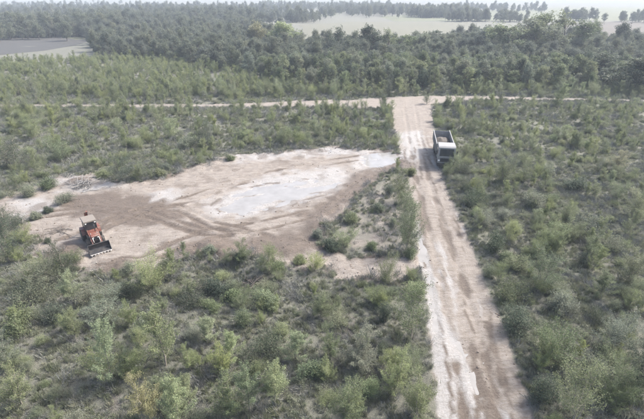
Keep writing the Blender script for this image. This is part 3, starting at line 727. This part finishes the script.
# young trees beyond the cross track, at left thick, at right only a fringe
X, Y = cand(5000, 104, 175)
u, v = proj(X, Y)
edge = np.interp(u, [0, 60, 150, 230, 280, 330, 400, 520, 644], [66, 64, 62, 72, 84, 90, 93, 92, 92])   # photo row where the tall wood begins
ok = (v > edge) & (sdist(TRACK, X, Y) < -1) & (u > 4) & (u < 640); X, Y = X[ok], Y[ok]
o_ = np.argsort(Y); k = 0
for x, y in zip(X[o_], Y[o_]):
    if k >= 118: break
    h = rng.uniform(2.0, 4.4); w = h * rng.uniform(.48, .72)
    if clear_of(x, y, w * .5):
        put_sapling(x, y, h, w, tints_r[int(rng.integers(10))]); k += 1

# trees of the wood: the nearest and those that stand out, one by one
TREE_LIST = [(540, 55, 40, 38, 'mid', 4), (520, 56, 34, 34, 'grey', 7), (560, 55, 38, 36, 'olive', 3), (575, 58, 36, 32, 'mid', 4), (505, 60, 34, 36, 'mid', 6), (478, 56, 28, 28, 'grey', 7), (530, 58, 34, 36, 'olive', 3), (550, 60, 36, 34, 'grey', 6), (492, 58, 30, 30, 'olive', 0), (258, 50, 24, 24, 'yellow', 0), (285, 50, 26, 30, 'bright', 2), (102, 34, 16, 20, 'bright', 0), (55, 31, 12, 18, 'pale', 0),
    (338, 58, 28, 24, 'dark', 3), (398, 62, 28, 28, 'mid', 6), (372, 60, 32, 28, 'dark', 7), (440, 52, 22, 20, 'dark', 6), (388, 60, 28, 24, 'mid', 3), (418, 58, 24, 24, 'grey', 7), (595, 50, 26, 14, 'mid', 1), (615, 54, 28, 16, 'dark', 0), (634, 54, 18, 18, 'dark', 5), (588, 48, 26, 10, 'mid', 3), (630, 92, 34, 46, 'dark', 2), (600, 78, 24, 34, 'dark', 0), (560, 82, 24, 24, 'mid', 5)]
n_t = 0
for q in TREE_LIST: by_pix(put_tree, *q); placed.append((*P(q[0], q[1]), 2.0)); n_t += 1
X, Y = cand(40000, 112, 430, .12)
u, v = proj(X, Y)
edge = np.interp(u, [-60, 0, 84, 98, 150, 230, 280, 330, 400, 520, 644, 700], [36.5, 36.5, 36.5, 57, 61, 72, 85, 91, 94.5, 93.5, 94, 94])
far = np.interp(u, [-60, 0, 90, 140, 230, 300, 350, 440, 480, 580, 644, 700], [36, 36, 36, 22, 22, 46, 50, 47, 42, 44, 46, 46])
pf = poly([(-80, 60), (0, 58.5), (45, 54), (78, 48), (98, 41), (60, 36.5), (0, 37), (-80, 37)])
ok = (v < edge) & (v > far) & (sdist(pf, X, Y) < 0); X, Y = X[ok], Y[ok]
o_ = np.argsort(Y); wood = []
grid = {}
for x, y in zip(X[o_], Y[o_]):
    r_ = 1.7 if y < 190 else 2.4
    c = (int(x // 6), int(y // 6)); near = False
    for a in (-1, 0, 1):
        for b in (-1, 0, 1):
            for qx, qy in grid.get((c[0] + a, c[1] + b), ()):
                if (qx - x) ** 2 + (qy - y) ** 2 < (r_ * 1.25) ** 2: near = True
    if near: continue
    grid.setdefault(c, []).append((x, y)); wood.append((x, y))
wt = ['dark', 'mid', 'grey', 'mid', 'olive', 'mid', 'grey', 'dark', 'olive', 'grey']
rest = []
for x, y in wood:
    uu, vv = proj(x, y)
    if n_t < 290 and 2 < uu < 642:
        h = rng.uniform(3.6, 7.0)
        put_tree(x, y, h, h * rng.uniform(.55, .85), wt[int(rng.integers(10))]); n_t += 1
    else: rest.append((x, y))
R = np.array(rest)
# far belts and copses out to the skyline
belts = []
def belt(pix, n, wid):
    pl = poly(pix); seg = np.linalg.norm(np.diff(pl, axis=0), axis=1); cum = np.concatenate([[0], np.cumsum(seg)])
    t = rng.uniform(0, cum[-1], n * 3); t = t[fbm(t / wid * .35, t * 0 + n, 3, 7) > .5][:n]; n = len(t)
    belts.append(np.stack([np.interp(t, cum, pl[:, 0]), np.interp(t, cum, pl[:, 1])], 1) + rng.normal(size=(n, 2)) * np.array([wid * .5, wid]))
belt([(-80, 27), (60, 26), (160, 24), (240, 20)], 900, 55); belt([(-80, 17), (80, 15), (180, 14), (240, 14)], 1100, 110)
belt([(-100, 36), (60, 35.5), (150, 34)], 420, 9); belt([(-100, 33), (60, 32), (150, 31)], 420, 16)
belt([(345, 20), (400, 18.5), (470, 15)], 220, 14); belt([(340, 13), (420, 12), (500, 10)], 420, 60); belt([(420, 22), (470, 21), (520, 22)], 60, 6); belt([(560, 21), (620, 20.5), (640, 21)], 26, 4)
belt([(250, 22), (300, 21), (345, 22)], 90, 12); belt([(400, 8), (480, 8), (560, 7)], 500, 90); belt([(-100, 9), (150, 9), (260, 9)], 700, 160); belt([(270, 9), (330, 8), (400, 8)], 200, 60); belt([(600, 22), (640, 22), (720, 23)], 20, 4)
B = np.concatenate([R] + belts)
Sx = rng.uniform(.65, 1.1, len(B)); Sx[:len(R)] = rng.uniform(.42, .82, len(R))
scatter('woodland', 'dark hazy wood filling the distance behind the scrub', 'woodland', [t[3] for t in TREE], B[:, 0], B[:, 1], np.full(len(B), -.2), Sx, rng.integers(0, len(TREE), len(B)), rng.uniform(0, 6.28, len(B)))

# thickets between the told-apart saplings beyond the cross track, and round the scrub edges
X, Y = cand(15000, 103.5, 240, .2); u, v = proj(X, Y)
edge = np.interp(u, [-60, 0, 60, 150, 230, 280, 330, 400, 520, 644, 700], [63, 63, 61, 57, 68, 80, 87, 92, 91, 91, 91])
ok = (v > edge) & (sdist(TRACK, X, Y) < -.8) & (sdist(pf, X, Y) < 0) & (rng.uniform(size=len(X)) < np.interp(u, [0, 250, 330, 644], [1, 1, .5, .3])); X, Y = X[ok], Y[ok]
S = rng.uniform(.35, 1.0, len(X)) * np.interp(Y, [100, 150, 230], [.7, .9, 1.0])
scatter('thicket', 'pale green thicket of young growth beyond the cross track', 'thicket', [s[3] for s in SAPL], X, Y, terrain(X, Y), S, rng.integers(0, len(SAPL), len(X)), rng.uniform(0, 6.28, len(X)), .05)

def ground_cover(name, label, cat, meshes, n, y0, y1, smin, smax, seed, thr, edge_ok=0.0, tilt=.1, far_gain=1.0, isl_k=.5, thin=0):
    X, Y = cand(n, y0, y1, .25)
    d1 = sdist(ROAD, X, Y); d2 = sdist(TRACK, X, Y); d3 = sdist(CLEAR, X, Y) + (fbm(X * .45, Y * .45, 3, 3) - .5) * 3.4
    isl = sdist(ISLAND, X, Y) > 0
    ok = (d1 < -.25 + min(edge_ok, .25)) & (d2 < -.3) & (d3 < .2 + edge_ok) & (~isl | (rng.uniform(size=len(X)) < isl_k * .6))
    ok &= fbm(X * .35, Y * .35, 4, seed) > thr + .16 * rng.uniform(size=len(X)) - .08
    if thin: ok &= rng.uniform(size=len(X)) < np.interp(Y, [40, 62, 140], [1, thin, thin])
    X, Y = X[ok], Y[ok]
    S = rng.uniform(smin, smax, len(X)) * (.75 + .5 * fbm(X * .2, Y * .2, 3, seed + 5)) * np.interp(Y, [20, 110], [1, far_gain])
    return scatter(name, label, cat, meshes, X, Y, terrain(X, Y) - .01, S, rng.integers(0, len(meshes), len(X)), rng.uniform(0, 6.28, len(X)), tilt)
ground_cover('low_scrub', 'low grey-green heath and bramble covering the scrubland', 'scrub', HEATH + HEATH + [s[3] for s in SHRB[:4]], 12500, 14, 128, .35, .85, 131, .42, 0, .08, 1.1, .25, .5)
ground_cover('heath', 'dense pale sage heath between the near saplings', 'heath', HEATH, 22000, 14, 66, .35, .8, 137, .36, 0, .1, 1.0, .15)
ground_cover('seedlings', 'thin scatter of small pale green seedlings through the scrub', 'seedlings', [s[3] for s in SAPL], 4200, 14, 126, .28, .72, 133, .45, 0, .06, 1.1, .1)
ground_cover('grass', 'tufts of dry and green grass between the shrubs', 'grass', GRASS, 80000, 14, 125, .45, 1.0, 151, .36, .25, .12, 1.4)
ground_cover('undergrowth', 'short grass and weeds close to the ground between the near shrubs', 'undergrowth', GRASS + TWIG, 36000, 14, 56, .3, .75, 161, .36, .2, .15, 1.0)
ground_cover('dry_brush', 'grey dry twigs and stalks among the grass', 'brush', TWIG, 22000, 14, 110, .5, 1.2, 171, .44, .9, .2, 1.3)

# ------------------------------------------------------------------ clods and stones of the bulldozed earth
def clod_mesh(seed):
    r = np.random.default_rng(seed); bm = bmesh.new(); bmesh.ops.create_icosphere(bm, subdivisions=1, radius=.5)
    for v in bm.verts: v.co = v.co * r.uniform(.7, 1.15); v.co.z *= .65
    me = bpy.data.meshes.new('clod'); bm.to_mesh(me); bm.free(); me.materials.append(M_CLOD); return me
n = 40000; X, Y = cand(n * 3, 16, 95, .1)
d3 = sdist(CLEAR, X, Y); d1 = sdist(ROAD, X, Y)
den = np.maximum(sstep(-1.5, .3, d3) * (1 - .75 * sstep(1, 3.5, d3)), .30 * (d1 > -.6) * (d1 < .5))
for q in MOIST: den = np.maximum(den, .45 * (sdist(q, X, Y) > -.5))
for c, r, h in mound_c: den = np.maximum(den, np.exp(-((X - c[0]) ** 2 + (Y - c[1]) ** 2) / (r * r)))
ok = (rng.uniform(size=len(X)) < den * .5) & (sdist(PUD1, X, Y) < -.3) & (sdist(PUD2, X, Y) < -.3) & (fbm(X * .5, Y * .5, 3, 181) > .36); X, Y = X[ok], Y[ok]
scatter('clods', 'brown clods of earth strewn over the bulldozed soil', 'clods', [clod_mesh(i) for i in range(3)], X, Y, terrain(X, Y), .06 + .20 * rng.uniform(size=len(X)) ** 4, rng.integers(0, 3, len(X)), rng.uniform(0, 6.28, len(X)), .4)

# ------------------------------------------------------------------ heaps of cut branches
def brush_heap(u, v, rad, hgt, n, label, seed, mat=M_DEAD):
    r = np.random.default_rng(seed); x, y = P(u, v); t = thing('brush_heap', (x, y, zt(x, y)))
    tag(t, label, 'brush heap')
    for k in range(n):
        V, Fq = [], []
        a = r.uniform(0, 6.28); L = r.uniform(.7, 1.9) * rad * .8; c = r.normal(size=2) * rad * .38; dd = np.linalg.norm(c) / rad
        z = hgt * max(.08, 1 - dd * 1.2) * r.uniform(.3, 1); e = np.array([math.cos(a), math.sin(a), r.uniform(-.35, .35)]) * L * .5
        m = np.array([*c, z]); p0 = m - e; p1 = m + e; p0[2] = max(.03, p0[2]); p1[2] = max(.03, p1[2])
        tube(V, Fq, [p0, m + r.normal(size=3) * .08, p1], [.04 * r.uniform(.5, 1.3), .033, .01], 5)
        if r.uniform() < .6: tube(V, Fq, [m, m + r.normal(size=3) * .22 + [0, 0, .12], m + r.normal(size=3) * .45 + [0, 0, .2]], [.03, .02, .008], 4)
        obj('branch', mesh_from('branch', V, np.array(Fq, np.int32), mat, True), t)
    return t
brush_heap(83, 186, 2.1, .8, 46, 'grey heap of bleached cut branches at the far left of the clearing', 1, M_BLEACHED)
brush_heap(56, 232, 1.5, .3, 16, 'dark heap of cut brushwood left of the loader', 2)
brush_heap(258, 284, 1.3, .4, 26, 'low heap of branches at the near edge of the clearing', 3)
brush_heap(192, 292, 1.3, .4, 26, 'tangled heap of branches right of the bright green sapling', 4)

# ------------------------------------------------------------------ vehicles
def box_bm(bm, x0, x1, y0, y1, z0, z1, bev=.03):
    r = bmesh.ops.create_cube(bm, size=1)
    for v in r['verts']:
        v.co = Vector((x0 + (v.co.x + .5) * (x1 - x0), y0 + (v.co.y + .5) * (y1 - y0), z0 + (v.co.z + .5) * (z1 - z0)))
    if bev: bmesh.ops.bevel(bm, geom=list({e for v in r['verts'] for e in v.link_edges}), offset=bev, segments=2, affect='EDGES')
def prism_bm(bm, prof, x0, x1):
    """profile in (y, z) drawn out along x"""
    a = [bm.verts.new((x0, y, z)) for y, z in prof]; b = [bm.verts.new((x1, y, z)) for y, z in prof]
    bm.faces.new(a[::-1]); bm.faces.new(b)
    for i in range(len(prof)):
        j = (i + 1) % len(prof); bm.faces.new((a[i], a[j], b[j], b[i]))
def rod_bm(bm, p, q, r, sides=10):
    p, q = Vector(p), Vector(q); d = q - p
    g = bmesh.ops.create_cone(bm, cap_ends=True, segments=sides, radius1=r, radius2=r, depth=d.length)
    mt = Matrix.Translation((p + q) / 2) @ d.to_track_quat('Z', 'Y').to_matrix().to_4x4()
    bmesh.ops.transform(bm, matrix=mt, verts=g['verts'])
def part(name, mat, parent, fn, smooth=False):
    bm = bmesh.new(); fn(bm); bmesh.ops.recalc_face_normals(bm, faces=bm.faces)
    me = bpy.data.meshes.new(name); bm.to_mesh(me); bm.free(); me.materials.append(mat)
    if smooth: me.polygons.foreach_set('use_smooth', [True] * len(me.polygons))
    return obj(name, me, parent)
def boxes(*bs, bev=.03):
    def f(bm):
        for b in bs: box_bm(bm, *b, bev=bev)
    return f
def lathe_x(bm, prof, n=32):
    """ring profile (x, radius) turned about the x axis"""
    rings = [[bm.verts.new((x, r * math.cos(2 * math.pi * k / n), r * math.sin(2 * math.pi * k / n))) for k in range(n)] for x, r in prof]
    for a, b in zip(rings[:-1], rings[1:]):
        for k in range(n): bm.faces.new((a[k], a[(k + 1) % n], b[(k + 1) % n], b[k]))
    for rg in (rings[0], rings[-1]): bm.faces.new(rg)
DIRT = (.17, .14, .11)
M_ORANGE = mk('orange_paint', (.125, .045, .032), .5, var=.15, scale=3, dirt=DIRT, dirt_amt=.75)
M_CREAM = mk('cream_paint', (.155, .135, .112), .55, var=.08, scale=3, dirt=DIRT, dirt_amt=.3)
M_BLACK = mk('black_paint', (.028, .028, .03), .55, var=.3, scale=4, dirt=DIRT, dirt_amt=.25)
M_STEEL = mk('worn_steel', (.42, .40, .37), .45, metal=.5, var=.25, scale=6, dirt=DIRT, dirt_amt=.6)
M_RUBBER = mk('muddy_rubber', (.035, .034, .033), .85, var=.3, scale=7, dirt=DIRT, dirt_amt=.8)
M_RIM = mk('pale_rim', (.50, .47, .43), .55, var=.15, scale=5, dirt=DIRT, dirt_amt=.5)
M_GLASS = mk('dark_glass', (.03, .035, .04), .12, spec=.6, var=.1, scale=2, dirt=DIRT, dirt_amt=.18)
M_WHITE = mk('white_paint', (.20, .197, .19), .45, var=.06, scale=2.5, dirt=DIRT, dirt_amt=.3)
M_GREY = mk('grey_body_steel', (.22, .215, .21), .6, var=.2, scale=3, dirt=DIRT, dirt_amt=.5)
M_LAMP = mk('lamp_lens', (.75, .74, .70), .15, spec=.6, var=.05)
M_SAND = mk('damp_sand_load', (.08, .07, .06), .95, var=.3, scale=4, bump=.5)

def wheel(parent, x, y, r, w, lugs=True):
    s = 1 if x > 0 else -1
    t = part('wheel', M_RIM, parent, lambda bm: lathe_x(bm, [(-w * .30, r * .15), (-w * .30, r * .52), (-w * .42, r * .62), (w * .42, r * .62), (w * .34, r * .54), (w * .12, r * .5), (w * .10, r * .22), (w * .22, r * .18), (w * .22, r * .05)]), True)
    t.location = (x, y, r); t.rotation_euler = (0, 0, 0 if s > 0 else math.pi)
    def ty(bm):
        lathe_x(bm, [(-w * .40, r * .60), (-w * .52, r * .75), (-w * .5, r * .90), (-w * .36, r * .965), (0, r * .975), (w * .36, r * .965), (w * .5, r * .90), (w * .52, r * .75), (w * .40, r * .60)])
        if lugs:
            for k in range(18):
                for sd in (-1, 1):
                    a = 2 * math.pi * (k + .5 * (sd > 0)) / 18
                    g = bmesh.ops.create_cube(bm, size=1)
                    mt = Matrix.Rotation(a, 4, 'X') @ Matrix.Translation((sd * w * .23, 0, r * .965)) @ Matrix.Rotation(sd * .7, 4, 'Z') @ Matrix.Diagonal((w * .52, r * .07, r * .07, 1))
                    bmesh.ops.transform(bm, matrix=mt, verts=g['verts'])
    part('tyre', M_RUBBER, t, ty)
    return t

def loader(u, v, rz):
    x, y = P(u, v); t = thing('backhoe_loader', (x, y, zt(x, y) - .02), rz); t.scale = (.82, .82, .86)
    tag(t, 'orange backhoe loader with cream roof and black front bucket standing in the clearing', 'loader')
    part('chassis', M_BLACK, t, boxes((-.36, .36, -1.75, 1.5, .5, .95), (-.72, .72, -1.28, -1.12, .42, .56), (-.7, .7, .8, 1.0, .6, .84)))
    hood = part('hood', M_ORANGE, t, lambda bm: (prism_bm(bm, [(-1.85, .92), (-1.85, 1.42), (-1.72, 1.52), (-.35, 1.66), (-.35, .92)], -.42, .42),))
    part('grille', M_BLACK, hood, boxes((-.34, .34, -1.875, -1.853, .98, 1.38), bev=.005))
    part('exhaust_pipe', M_BLACK, hood, lambda bm: rod_bm(bm, (.26, -.9, 1.55), (.26, -.9, 2.45), .045), True)
    for s in (-1, 1): part('headlight', M_LAMP, hood, boxes((s * .25 - .07, s * .25 + .07, -1.89, -1.877, 1.24, 1.34), bev=.004))
    for s in (-1, 1):
        part('fender', M_ORANGE, t, lambda bm: prism_bm(bm, [(.02, 1.0), (.2, 1.42), (.5, 1.58), (1.25, 1.58), (1.55, 1.35), (1.55, 1.28), (1.22, 1.5), (.54, 1.5), (.28, 1.36), (.12, 1.0)], s * .62, s * 1.05))
    cab = part('cab', M_ORANGE, t, boxes((-.6, .6, -.33, 1.2, .96, 1.5), bev=.02))
    for px in (-.6, .6):
        for py in (-.3, 1.14): part('cab_post', M_BLACK, cab, boxes((px - .045, px + .045, py - .045, py + .045, 1.5, 2.6), bev=.01))
    part('windscreen', M_GLASS, cab, boxes((-.545, .545, -.315, -.295, 1.52, 2.56), bev=0))
    part('rear_window', M_GLASS, cab, boxes((-.545, .545, 1.13, 1.15, 1.52, 2.56), bev=0))
    for s in (-1, 1): part('side_window', M_GLASS, cab, boxes((s * .6 - .01, s * .6 + .01, -.25, 1.09, 1.52, 2.56), bev=0))
    part('roof', M_CREAM, t, boxes((-.72, .72, -.5, 1.32, 2.6, 2.76), bev=.05))
    for s in (-1, 1): part('work_light', M_LAMP, t, boxes((s * .5 - .08, s * .5 + .08, -.56, -.505, 2.5, 2.6), bev=.01))
    for s in (-1, 1):
        wheel(t, s * .86, .9, .74, .46); wheel(t, s * .80, -1.2, .5, .34)
        part('loader_arm', M_ORANGE, t, lambda bm: prism_bm(bm, [(.05, 1.62), (-.1, 1.74), (-1.5, 1.5), (-2.35, .72), (-2.62, .42), (-2.48, .32), (-1.4, 1.24), (-.05, 1.48)], s * .50 - .06, s * .50 + .06))
        part('hydraulic_ram', M_STEEL, t, lambda bm: (rod_bm(bm, (s * .5, -.55, .95), (s * .5, -1.45, 1.22), .05), rod_bm(bm, (s * .34, -1.2, 1.62), (s * .34, -2.45, .98), .04)), True)
    # bucket, mouth to the front, width 2.3 m
    prof = [(-2.55, .12), (-2.5, .30), (-2.52, .66), (-2.66, .95), (-2.74, .93), (-2.62, .64), (-2.60, .32), (-2.66, .20), (-3.38, .085), (-3.38, .05)]
    bk = part('bucket', M_BLACK, t, lambda bm: (prism_bm(bm, prof, -1.12, 1.12),
        [prism_bm(bm, [(-2.55, .12), (-2.52, .66), (-2.68, .96), (-2.9, .72), (-3.38, .09)], a, b) for a, b in ((-1.16, -1.122), (1.122, 1.16))]))
    part('cutting_edge', M_STEEL, bk, boxes((-1.17, 1.17, -3.52, -3.384, .045, .10), bev=.008))
    for k in range(7): part('tooth', M_STEEL, bk, lambda bm: prism_bm(bm, [(-3.524, .04), (-3.524, .10), (-3.66, .055)], -1.08 + k * .34, -.98 + k * .34))
    # folded digger arm at the back
    part('swing_post', M_BLACK, t, boxes((-.22, .22, 1.5, 1.8, .55, 1.25)))
    bo = part('boom', M_ORANGE, t, lambda bm: prism_bm(bm, [(1.7, .95), (1.95, .95), (2.15, 1.9), (1.95, 2.9), (1.72, 3.0), (1.78, 2.7), (1.86, 1.9)], -.1, .1))
    part('dipper', M_ORANGE, t, lambda bm: prism_bm(bm, [(1.68, 3.02), (1.9, 3.1), (2.6, 1.5), (2.46, 1.4)], .115, .27))
    part('hydraulic_ram', M_STEEL, t, lambda bm: rod_bm(bm, (0, 2.22, 1.7), (.19, 2.05, 2.92), .05), True)
    part('digger_bucket', M_BLACK, t, lambda bm: prism_bm(bm, [(2.42, 1.5), (2.7, 1.45), (2.75, 1.0), (2.45, .72), (2.15, .85), (2.5, 1.05)], -.05, .45))
    for s in (-1, 1): part('stabiliser', M_BLACK, t, boxes((s * .78 - .09, s * .78 + .09, 1.62, 1.8, .28, 1.3), (s * .78 - .2, s * .78 + .2, 1.55, 1.87, .2, .275), bev=.015))
    part('seat', M_BLACK, cab, boxes((-.25, .25, .3, .8, 1.52, 1.62), (-.25, .25, .72, .84, 1.62, 2.1)))
    return t
loader(94.5, 241.5, math.radians(38))

def truck(u, v):
    x, y = P(u, v); a, b = P(447, 176), P(435, 128)
    rz = math.atan2(-(b - a)[0], (b - a)[1])
    t = thing('dump_truck', (x, y, .03), rz); t.scale = (.98, 1.12, 1.1)
    tag(t, 'dirty white dump truck facing the camera on the right edge of the dirt road', 'truck')
    # front at y = 0, tail at y = +8.8
    part('chassis', M_BLACK, t, boxes((-.45, .45, .3, 8.6, .62, .9), (-.95, .95, 1.2, 1.32, .5, .64), (-.95, .95, 6.0, 6.12, .5, .64), (-.95, .95, 7.2, 7.32, .5, .64)))
    cab = part('cab', M_WHITE, t, lambda bm: prism_bm(bm, [(.12, .75), (.06, 1.6), (.30, 2.72), (.5, 2.86), (1.9, 2.9), (2.0, 2.78), (2.0, .75)], -1.16, 1.16))
    def wind(bm):
        vs_ = [bm.verts.new(c) for c in ((-1.0, .062, 1.70), (1.0, .062, 1.70), (.94, .245, 2.58), (-.94, .245, 2.58))]; f = bm.faces.new(vs_)
        bmesh.ops.solidify(bm, geom=[f], thickness=.012)
    part('windscreen', M_GLASS, cab, wind)
    part('grille', M_BLACK, cab, boxes((-.86, .86, .062, .1, .95, 1.42), bev=.008))
    part('bumper', M_BLACK, t, boxes((-1.2, 1.2, -.08, .12, .40, .73), bev=.04))
    for s in (-1, 1):
        part('headlight', M_LAMP, cab, boxes((s * 1.0 - .13, s * 1.0 + .13, .058, .1, 1.02, 1.22), bev=.01))
        d = part('door', M_WHITE, cab, boxes((s * 1.16 - .012, s * 1.16 + .02, .6, 1.7, .9, 2.7), bev=.008))
        part('side_window', M_GLASS, d, boxes((s * 1.186 - .006, s * 1.186 + .006, .68, 1.6, 1.75, 2.55), bev=0))
        part('handle', M_BLACK, d, boxes((s * 1.19 - .015, s * 1.19 + .015, 1.42, 1.6, 1.52, 1.56), bev=.004))
        part('mirror', M_BLACK, cab, boxes((s * 1.40 - .1, s * 1.40 + .1, .2, .26, 1.85, 2.35), (s * 1.26 - .12, s * 1.26 + .12, .24, .27, 2.3, 2.33), bev=.01))
        part('mudguard', M_BLACK, t, lambda bm: prism_bm(bm, [(.55, .78), (.7, 1.08), (1.8, 1.08), (1.95, .78), (1.88, .78), (1.75, 1.02), (.75, 1.02), (.62, .78)], s * .82, s * 1.22))
        wheel(t, s * .98, 1.25, .5, .3, False); wheel(t, s * .93, 6.05, .5, .46, False); wheel(t, s * .93, 7.25, .5, .46, False)
    bed = part('bed_floor', M_GREY, t, boxes((-1.22, 1.22, 2.35, 8.75, 1.15, 1.26), bev=.015))
    for s in (-1, 1):
        sd = part('bed_side', M_WHITE, t, boxes((s * 1.22 - .03, s * 1.22 + .03, 2.37, 8.75, 1.263, 2.45), (s * 1.22 - .06, s * 1.22 + .06, 2.34, 8.78, 2.453, 2.54), bev=.012))
        for k in range(8): part('rib', M_WHITE, sd, boxes((s * 1.28 - .028, s * 1.28 + .028, 2.6 + k * .82, 2.69 + k * .82, 1.27, 2.445), bev=.008))
    part('headboard', M_WHITE, t, boxes((-1.185, 1.185, 2.38, 2.44, 1.263, 2.75), bev=.012))
    part('tailgate', M_GREY, t, boxes((-1.185, 1.185, 8.69, 8.75, 1.263, 2.44), bev=.012))
    def load(bm):
        n_ = 22; vs_ = [[bm.verts.new((-1.18 + 2.36 * i / (n_ - 1), 4.6 + 4.05 * j / (n_ - 1), 1.265 + .85 * math.sin(math.pi * j / (n_ - 1)) ** .7 * math.sin(math.pi * (i + .5) / n_) ** .5 * (.75 + .5 * float(fbm(np.array(i * .25), np.array(j * .25), 3, 5))))) for i in range(n_)] for j in range(n_)]
        for j in range(n_ - 1):
            for i in range(n_ - 1): bm.faces.new((vs_[j][i], vs_[j][i + 1], vs_[j + 1][i + 1], vs_[j + 1][i]))
    ld = part('earth_load', M_SAND, None, load, True)
    bpy.context.view_layer.update()
    ld.matrix_world = t.matrix_world.copy()
    tag(ld, 'heap of grey-brown earth inside the truck bed', 'earth load')
    return t
truck(445, 169.5)

# ------------------------------------------------------------------ the hazy air
def haze():
    bm = bmesh.new(); box_bm(bm, -7600, 7600, -900, 8600, -5, 62, bev=0)
    me = bpy.data.meshes.new('haze'); bm.to_mesh(me); bm.free()
    m = bpy.data.materials.new('hazy_air'); m.use_nodes = True; N, L = m.node_tree.nodes, m.node_tree.links
    N.remove(N['Principled BSDF'])
    pv = N.new('ShaderNodeVolumePrincipled'); pv.inputs['Color'].default_value = (.64, .72, .82, 1); pv.inputs['Density'].default_value = .00052; pv.inputs['Anisotropy'].default_value = .05
    L.new(pv.outputs[0], N['Material Output'].inputs['Volume'])
    me.materials.append(m)
    tag(obj('haze', me), 'thin pale haze hanging in the air over the whole plain', 'haze', kind='stuff')
haze()
